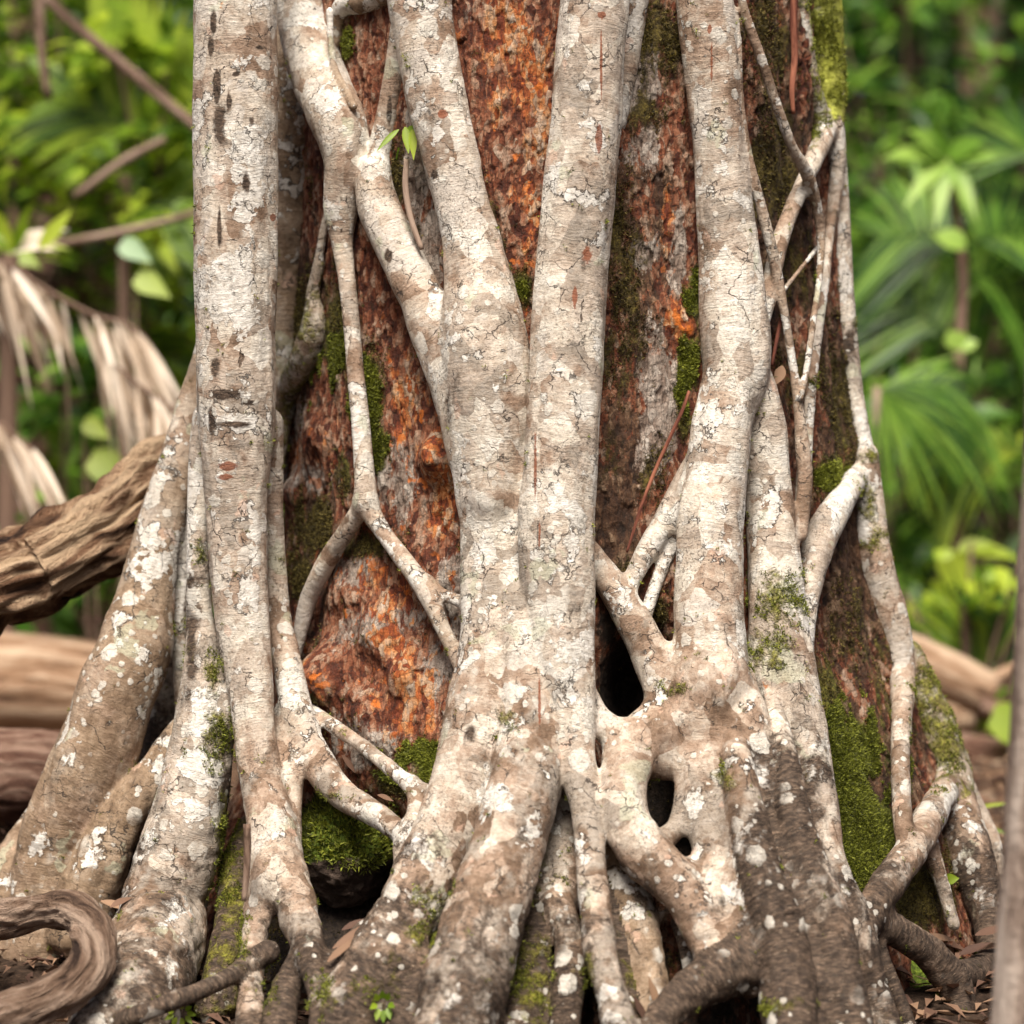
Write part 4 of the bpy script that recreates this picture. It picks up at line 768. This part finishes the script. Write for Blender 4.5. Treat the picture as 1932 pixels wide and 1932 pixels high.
# far forest as one mass (nobody could count it)
def forest():
    mb=MB(); V=[];F=[];vv=[]; n=80000
    y=rng.uniform(7.0,19,n); u=rng.uniform(-1500,3500,n); x=(u-966)/1000*(D+y)/D; zt=rng.uniform(0,1,n)**1.15*7.5*(y/10); 
    dens=fbm(np.stack([x,y,zt],1)*.9,3,51)+.35*(fbm(np.stack([x,y,zt],1)*3.,2,53)-.5); k=(dens>.37)|(y>12.5); x,y,zt=x[k],y[k],zt[k]; n=len(x)
    gz=ground_z(x,y); b=np.stack([x,y,zt+gz],1); 
    d=rng.normal(0,1,(n,3)); d[:,2]-=.2; d/=np.linalg.norm(d,axis=1)[:,None]; s=np.cross(d,rng.normal(0,1,(n,3))+np.array((0,-1,1.))); s/=np.linalg.norm(s,axis=1)[:,None]
    L=rng.uniform(.12,.34,n)[:,None]*(1+.05*(y[:,None]-7)); w=L*rng.uniform(.12,.26,n)[:,None]
    m1=b+d*L*.5; e=b+d*L-np.array((0,0,1.))*L*.2
    V=np.stack([b,m1-s*w,e,m1+s*w],1).reshape(-1,3); F=np.arange(4*n).reshape(-1,4)
    o=mesh_obj('forest',V,F,GD,None,{'leafv':np.repeat(rng.random(n),4)},smooth=False); tag(o,'dense dark rainforest foliage far behind the fig',kind='stuff')
forest()
for k,(px,y,r,lab) in enumerate(((1830,7.0,.09,'thin dark brown trunk far behind the rattan stem'),(1690,8.5,.12,'dark trunk in the shade right of the fig'),(1905,9.0,.15,'dark trunk behind the slim grey trunk at the right'),(40,6.5,.10,'dark brown trunk in the thicket at the far left'),(215,8.0,.11,'shaded trunk behind the yellow green palm'))):
    g=on_ground(px,y); t=empty('tree',tuple(g),lab,'tree'); tube([(g[0],g[1],g[2]-.1,r*1.2),(g[0]+.05,g[1],g[2]+2,r),(g[0]-.04,g[1],g[2]+4.5,r*.9),(g[0],g[1],g[2]+8,r*.7)],16,M['log_dark'],'trunk',t,.2)
    mb=MB()
    for q in range(500):
        p=g+np.array((rnd.gauss(0,.8),rnd.gauss(0,.8),rnd.uniform(5,8.5))); mb.leaf(p,(rnd.gauss(0,1),rnd.gauss(0,1),rnd.gauss(0,.4)),(0,0,1),.35,.14,.3,4)
    mb.build('crown',GD,t)
# ---- right side
t=empty('rattan_palm',tuple(on_ground(1806,3.2)),'tall thin brown stem with drooping leaf whorls and feathery fronds right of the fig','palm')
g=on_ground(1806,3.2)
tube([(*g,.020),(*X(1806,1150,3.2),.020),(*X(1802,900,3.2),.020),(*X(1808,700,3.2),.019),(*X(1815,500,3.2),.016),(*X(1802,380,3.2),.013),(*X(1786,300,3.2),.010)],10,M['log_dark'],'stem',t,.06)
def whorl(c,specs,mat,par,name='leaf'):
    for (px,py,w_) in specs:
        e=X(px,py,3.1); d=e-c; L=np.linalg.norm(d); mb=MB(); mb.leaf(c,d+np.array((0,0,.28*L)),(0,-.75,.65),L,w_,.28,9,rnd.uniform(.45,.95),.2,'lance'); mb.build(name,mat,par)
whorl(X(1788,300,3.2),[(1700,232,.085),(1870,255,.08),(1885,298,.07),(1660,300,.07),(1720,385,.06),(1770,410,.06),(1830,400,.055),(1745,215,.05)],GW,t)
whorl(X(1820,470,3.1),[(1745,432,.09)],GW,t)
whorl(X(1810,660,3.1),[(1785,610,.08),(1850,640,.06)],GW,t)
whorl(X(1806,790,3.1),[(1700,815,.07),(1920,780,.06),(1810,890,.12)],GM,t)
whorl(X(1806,1040,3.1),[(1800,1100,.12),(1890,1030,.06),(1935,1060,.06)],GL,t)
for b,e,sag,ll,sp,mt in (((1830,475),(1660,450),.03,.36,75,GM),((1830,470),(1960,470),.05,.34,70,GM),((1800,640),(1650,560),.02,.30,75,GM),((1815,520),(1950,600),.05,.32,70,GM)):
    frond(t,X(*b,3.3),X(*e,3.5),sag,34,ll*1.1,.012,mt,sp,.3,updir=(0,-1,.3))
t=empty('palm',tuple(on_ground(1650,2.9)),'low palm with a drooping light green fan beside the mossy root','palm')
g=on_ground(1650,2.9); tube([(*g,.025),(*X(1640,1000,2.9),.02),(*X(1655,730,2.9),.012)],8,M['twig'],'stem',t,.08)
fan(t,X(1660,735,2.9),(.55,0,-.75),(0,-1,.3),.32,36,.009,GM,180,.30)
frond(t,X(1650,760,3.0),X(1810,730,3.1),.02,30,.3,.011,GM,60,.7,updir=(0,-1,.4))
t=empty('palm',tuple(on_ground(1868,3.0)),'bright green spiky palm seedling above the fallen logs','palm')
c=X(1862,1255,3.0)
fan(t,c,(-.45,0,.75),(0,-1,.2),.36,30,.012,GL,150,.12); fan(t,c+np.array((.02,.05,0)),(.5,.1,.8),(0,-1,.2),.32,20,.012,GM,120,.15)
mb=MB(); mb.stem(on_ground(1868,3.0),c,.012,.3); mb.build('stem',M['twig'],t)
t=empty('palm',tuple(on_ground(1985,3.4)),'palm with yellow green leaflets spraying up at the right edge','palm')
mb=MB(); mb.stem(on_ground(1985,3.4),X(1960,300,3.4),.02,.3,8); mb.build('stem',M['twig'],t)
fan(t,X(1945,290,3.4),(-.6,0,.6),(0,-1,.2),.28,12,.018,GM,130,.2); frond(t,X(1960,470,3.4),X(1800,560,3.6),.05,30,.34,.012,GM,70,.35,updir=(0,-1,.3))
frond(t,X(1950,880,3.2),X(1750,905,3.2),.10,30,.24,.012,GL,60,.8,updir=(0,-1,.5))
shrub(X(1820,1160,2.9)*np.array((1,1,0))+np.array((0,0,.25)),(.42,.3,.36),150,.085,.05,GL,'bright round-leaved shrub low behind the fig on the right',shape='round')
for k,(px,py,y,rad,n,L,w_,mt,lab) in enumerate((
    (1700,150,5.6,(.8,.7,.9),650,.15,.045,GM,'leafy green shrub high up beside the mossy edge of the fig'),
    (1860,330,6.2,(.9,.7,1.0),650,.15,.05,GD,'dark green shrub behind the leaf whorl'),
    (1650,620,5.0,(.6,.6,.9),560,.14,.04,GM,'green shrub touching the outline of the fig on the right'),
    (1880,750,5.8,(.8,.7,.9),620,.14,.04,GM,'mid green shrub behind the thin rattan stem'),
    (1700,1020,5.2,(.8,.7,.55),520,.12,.04,GM,'low green bush behind the pale sloping log'),
    (1930,1080,5.4,(.8,.7,.6),480,.12,.04,GD,'deep green low bush behind the slim trunk'))):
    c=X(px,py,y); g=np.array((c[0],y,float(ground_z(c[0],y)))); rz=(c[2]-g[2])/1.0
    shrub(g+np.array((0,0,max(0,c[2]-g[2]-rad[2]))),rad,n,L,w_,mt,lab)
# ---- left side
def left_shrub(px,py,y,rad,n,L,w_,mt,lab,shape='lance'):
    c=X(px,py,y); gz=float(ground_z(c[0],y)); shrub(np.array((c[0],y,max(gz,c[2]-rad[2]))),rad,n,L,w_,mt,lab,None,shape)
left_shrub(120,130,3.8,(.55,.5,.55),420,.13,.055,GL,'bright green leafy shrub in the upper left')
left_shrub(290,270,3.4,(.42,.4,.42),380,.12,.05,GL,'light green shrub just left of the first pale root')
left_shrub(60,70,4.6,(.6,.5,.6),300,.16,.06,GM,'dark green bush in the top left corner')
left_shrub(180,300,4.4,(.6,.5,.5),360,.14,.06,GM,'mid green shrub behind the grey slanting branch')
left_shrub(290,650,4.0,(.5,.5,.9),560,.17,.04,GL,'olive yellow thicket behind the dead frond')
left_shrub(120,880,3.6,(.7,.5,.40),330,.14,.06,GM,'low shaded bush above the gnarled log')
left_shrub(60,600,4.2,(.6,.5,.7),330,.16,.05,M['dead'],'brown withered shrub behind the dead frond')
left_shrub(250,1130,3.4,(.7,.4,.30),260,.12,.05,GM,'green weeds showing between the logs')
t=empty('palm',tuple(on_ground(240,3.3)),'palm with long upright yellow green leaflets at the top left','palm')
mb=MB(); mb.stem(on_ground(240,3.3),X(235,330,3.3),.025,.3,8); mb.build('stem',M['twig'],t)
mb=MB()
for k in range(15):
    px=165+k*14+rnd.uniform(-4,4); b=X(px*.55+115,200+k*5,3.3); e=X(px+k*3.2,-60+k*k*.55,3.3); mb.leaf(b,e-b,(0,-1,.2),np.linalg.norm(e-b),.036,.03,7,rnd.uniform(.5,1),.3,'strap')
mb.build('frond',GL,t)
frond(t,X(260,280,3.3),X(120,180,3.3),.03,16,.30,.03,GL,60,.3,updir=(0,-1,.4)); frond(t,X(180,400,3.3),X(400,380,3.3),.02,14,.28,.034,GL,65,.35,updir=(0,-1,.4))
# pandanus-like tuft and the dead fronds
t=empty('screw_pine',tuple(on_ground(10,2.3)),'spiky tuft of green and pale dry leaves above the dead frond','plant')
mb=MB(); mb.stem(on_ground(10,2.3),X(20,480,2.3),.03,.3,8); mb.build('stem',M['twig'],t)
for k in range(16):
    a=rnd.uniform(-.4,3.3); L=rnd.uniform(.12,.24); mb=MB(); mb.leaf(X(25,475,2.3),(math.cos(a),rnd.uniform(-.5,.3),math.sin(a)*.7+.2),(0,-.8,.5),L,.030,.35,7,rnd.uniform(.4,1),.3,'lance'); mb.build('leaf',STR if k%2 else GL,t)
mb=MB(); e=X(132,398,2.2); b=X(75,470,2.2); mb.leaf(b,e-b,(0,-1,.3),.14,.045,0,6,.9,.3); mb.build('leaf',GL,t)
def dead_frond(arc,y,lab,n,Lr,lean):
    A=[X(px,py,y) for px,py in arc]; t=empty('dead_palm_frond',tuple(A[0]),lab,'frond'); C=catmull([(*a,.01) for a in A],.02)[:,:3]
    mb=MB(); 
    for i in range(0,len(C)-1): mb.stem(C[i],C[i+1],.009,.2,2)
    mb.build('midrib',M['twig'],t)
    mb=MB()
    for k in range(n):
        p=C[int(rnd.uniform(0,1)*(len(C)-1))]; L=rnd.uniform(*Lr); mb.leaf(p+np.array((0,rnd.uniform(-.06,.06),0)),(lean+.12+rnd.gauss(0,.17),rnd.gauss(0,.3),-.85),(rnd.gauss(0,.5),-1,.2),L,rnd.uniform(.012,.024),.22,9,rnd.random(),.5,'lance')
    mb.build('leaflets',STR,t)
dead_frond([(-60,470),(20,505),(110,560),(190,600),(245,615),(300,680),(330,770)],2.2,'dead beige palm frond hanging in a curtain at the left',64,(.15,.36),.24)
dead_frond([(215,690),(262,730),(310,760),(350,800)],1.9,'pale dry frond tip fanned over the gnarled log',38,(.14,.26),.20)
dead_frond([(-60,760),(0,800),(60,850)],2.0,'dry brown frond hanging low at the left edge',22,(.15,.3),.4)
for s_,mt,lab in (('-10,-90,13 75,-15,11 150,55,11 215,110,11 290,172,11 370,240,10 470,330,9','twig','long brown branch slanting down from the top left corner'),
              ('140,370,8 175,345,9 230,305,9 312,262,7','twig','short grey branch pointing up among the green leaves'),
              ('60,470,9 140,455,8 240,435,8 340,410,7 430,380,6','twig','orange brown stem running behind the first pale root'),
              ('82,-60,10 76,0,10 78,90,9 92,190,7','twig','thin vertical stem at the upper left')):
    o=tube(pp(s_,2.7),10,M[mt],'branch',None,.04,gnarl(.0015,30,3)); tag(o,lab,'branch')
for (px,py,w_,lab) in ((250,480,.085,'pale bluish green round leaf beside the first root'),(282,545,.095,'light green hanging leaf left of the first root'),(178,815,.075,'bright green heart-shaped leaf over the gnarled log'),(40,490,.09,'pale yellow green leaf above the dead frond'),(205,895,.13,'yellow green leaf just above the gnarled log'),(1912,1385,.15,'big glossy green leaf among the logs at the right')):
    y=2.4 if px<1000 else 2.3; c=X(px,py,y); mb=MB(); L=w_*1.15; mb.leaf(c+np.array((-L*.35,0,L*.3)),(.8,-.1,-.35),(-.1,-1,.5),L,w_*.8,.15,9,rnd.uniform(.6,.9),.15,'round')
    root=empty('seedling',tuple(c),lab,'seedling'); mb.build('leaf',GL if px!=250 else GB,root); st=MB(); g=on_ground(px-10,y); st.stem(g,c+np.array((-L*.35,0,L*.3)),.004,.3,6); st.build('stem',M['twig'],root)
# ------------------------------------------------------------------ dead leaves and small sprouts round the foot
LIT=[]
def dead_leaf(c,dr,L,w_,lab,group=None,up=(0,-.5,.85),curl=-.15):
    mb=MB(); d=np.array(dr,float); mb.leaf(c,d,up,L,w_,curl,9,rnd.random(),.55,'lance'); o=mb.build('dead_leaf',M['dead']); tag(o,lab,'leaf',group)
def at(px,py,dy=0): y=surf_y(px,py)+dy; return P(px,py,y)
dead_leaf(at(628,1790,-.10),(.9,.2,.42),.10,.022,'long curled orange brown leaf lodged between root and hollow, the uppermost')
dead_leaf(at(618,1815,-.10),(.8,.0,.5),.07,.020,'tan dead leaf tucked under the long curled one')
dead_leaf(at(645,1755,-.03),(.6,.1,.15),.055,.018,'small rust leaf on the dark soil under the boulder')
dead_leaf(at(712,1500,-.03),(.7,.1,-.4),.035,.014,'reddish leaf scrap on the moss beside the forked little root')
dead_leaf(at(645,1425,-.03),(.5,.1,-.8),.05,.014,'thin red brown leaf on the dark soil under the slender diagonal root')
dead_leaf(P(190,1700,.0),(.8,0,-.35),.07,.02,'pointed brown leaf between the liana loop and the big root')
dead_leaf(P(208,1712,-.05),(.7,0,.2),.045,.02,'orange scrap of leaf at the tip of the liana loop')
dead_leaf(at(1476,690,-.06),(-.25,-.1,-.9),.045,.022,'dry pinkish leaf hanging on the short red twig',up=(0,-1,.2))
dead_leaf(at(1240,1900,.02),(-.3,.0,.9),.05,.016,'tan dead leaf standing in the gap left of the arched root')
dead_leaf(at(1195,1880,.0),(.4,.0,-.9),.07,.014,'grey brown dead leaf leaning beside the pale root foot')
HL=('brown dead leaf at the left end of the small heap between the right roots','reddish dead leaf on top of the small heap between the right roots','brown dead leaf in the middle of the small heap between the right roots','brown dead leaf under the thick speckled right root','long brown dead leaf along the forked root below the heap','brown dead leaf pressed against the speckled root foot','lowest dead leaf of the heap, over the fork of the dark root')
for k in range(7):
    q=((1757,1765),(1785,1758),(1800,1775),(1825,1790),(1775,1790),(1840,1765),(1810,1802))[k]
    dead_leaf(P(q[0],q[1],.14-.02*k),(rnd.uniform(.4,1)*rnd.choice((-1,1)),rnd.uniform(-.4,.2),rnd.uniform(-.1,.25)),rnd.uniform(.05,.08),.022,HL[k],'dead leaves heaped between the right roots')
def litter():
    n=9000; V=[]; x=np.concatenate([rng.uniform(-1.3,1.5,n//2),rng.uniform(-2.5,3.2,n-n//2)]); y=np.concatenate([rng.uniform(-.35,1.2,n//2),rng.uniform(1.0,5.5,n-n//2)])
    z=ground_z(x,y)+rng.uniform(.002,.02,n); a=rng.uniform(0,6.28,n); d=np.stack([np.cos(a),np.sin(a),rng.normal(0,.22,n)],1); s=np.stack([-np.sin(a),np.cos(a),rng.normal(0,.35,n)],1)
    L=rng.uniform(.02,.065,n)[:,None]; w=L*rng.uniform(.12,.24,n)[:,None]; b=np.stack([x,y,z],1)
    V=np.stack([b,b+d*L*.5-s*w+np.array((0,0,.008)),b+d*L,b+d*L*.5+s*w+np.array((0,0,.008))],1).reshape(-1,3)
    o=mesh_obj('leaf_litter',V,np.arange(4*n).reshape(-1,4),M['dead'],None,{'leafv':np.repeat(rng.random(n),4)},smooth=False); tag(o,'brown fallen leaves scattered over the forest floor',kind='stuff')
litter()
def curled():
    mb=MB()
    for k in range(520):
        x=rnd.uniform(-1.15,1.35); y=rnd.uniform(-.38,1.0) if k<380 else rnd.uniform(1,3); z=float(ground_z(x,y))+.008; a=rnd.uniform(0,6.28)
        mb.leaf((x,y,z),(math.cos(a),math.sin(a),rnd.uniform(-.05,.3)),(rnd.gauss(0,.35),rnd.gauss(0,.35),1),rnd.uniform(.045,.10),rnd.uniform(.014,.026),rnd.uniform(-.2,.35),8,rnd.random(),rnd.uniform(.2,.8),'lance')
    o=mb.build('leaf_litter',M['dead']); tag(o,'curled brown leaves lying between the roots',kind='stuff')
curled()
def sprout(c,leaves,lab,name='seedling',cat='seedling',stem=None,mat=None):
    root=empty(name,tuple(c),lab,cat)
    if stem is not None: mb=MB(); mb.stem(c,np.array(c)+np.array(stem),.0018,.4,5); mb.build('stem',mat or GL,root); c=np.array(c)+np.array(stem)
    for d,L,w_,off in leaves:
        mb=MB(); mb.leaf(np.array(c)+np.array(off),d,(0,-1,.4),L,w_,.12,7,rnd.uniform(.4,.9),.3,'lance'); mb.build('leaf',mat or GL,root)
sprout(at(748,300,-.055),[((-.9,-.3,-.8),.058,.012,(0,0,.035)),((.15,-.3,-1),.05,.017,(.012,0,.04)),((.05,-.2,-1),.055,.016,(.026,-.005,.035)),((.6,-.2,.5),.025,.010,(.014,0,.03))],'green sprig with narrow leaves growing between the upper left roots',stem=(.005,-.01,.02))
sprout(P(1638,1690,-.12),[((-1,-.2,.12),.05,.006,(0,0,0)),((.9,-.3,-.25),.04,.006,(0,0,0)),((-.6,-.3,.2),.03,.005,(0,0,0))],'thin green grass blades on the dark root beside the mossy hollow','grass_tuft','grass')
sprout(P(1782,1700,.16),[((.6,-.2,.2),.03,.022,(0,0,.02)),((-.8,-.3,-.1),.028,.016,(0,0,.0)),((.3,-.3,.7),.018,.012,(0,0,.02))],'tiny round-leaved seedling in the gap between the right roots',stem=(0,0,.02))
sprout(P(1840,1525,.9),[((.9,-.2,.25),.09,.008,(0,0,0)),((-.7,-.2,.4),.06,.008,(0,0,0)),((.9,-.2,-.1),.10,.008,(0,0,-.04))],'green grass blades beside the outermost thin root on the litter','grass_tuft','grass')
sprout(at(722,1895,-.09),[((.3*math.cos(a),-.4,math.sin(a)),.02,.012,(.01*math.cos(a),0,.01*math.sin(a))) for a in np.arange(0,6.2,.8)],'cluster of tiny bright green leaves in the hollow of the dark centre foot')
sprout(P(340,1912,-.33),[((math.cos(a),-.4,math.sin(a)),.018,.010,(.012*math.cos(a),0,.008*math.sin(a))) for a in np.arange(0,6.2,.7)],'small bright green moss cushion on the cross root at the bottom left','moss_cushion','moss')

def twigs():
    mb=MB()
    for k in range(420):
        near=k<200; x=rnd.uniform(-1.2,1.4) if near else rnd.uniform(-2.5,3); y=rnd.uniform(-.35,.9) if near else rnd.uniform(.9,4.5); z=float(ground_z(x,y))+.006
        a=rnd.uniform(0,6.28); L=rnd.uniform(.04,.22); mb.stem((x,y,z),(x+L*math.cos(a),y+L*math.sin(a),z+rnd.uniform(-.005,.03)),rnd.uniform(.001,.003),rnd.random(),4,rnd.uniform(-.005,.012))
    o=mb.build('fallen_twigs',M['dead']); tag(o,'thin dry twigs strewn over the forest floor',kind='stuff')
twigs()
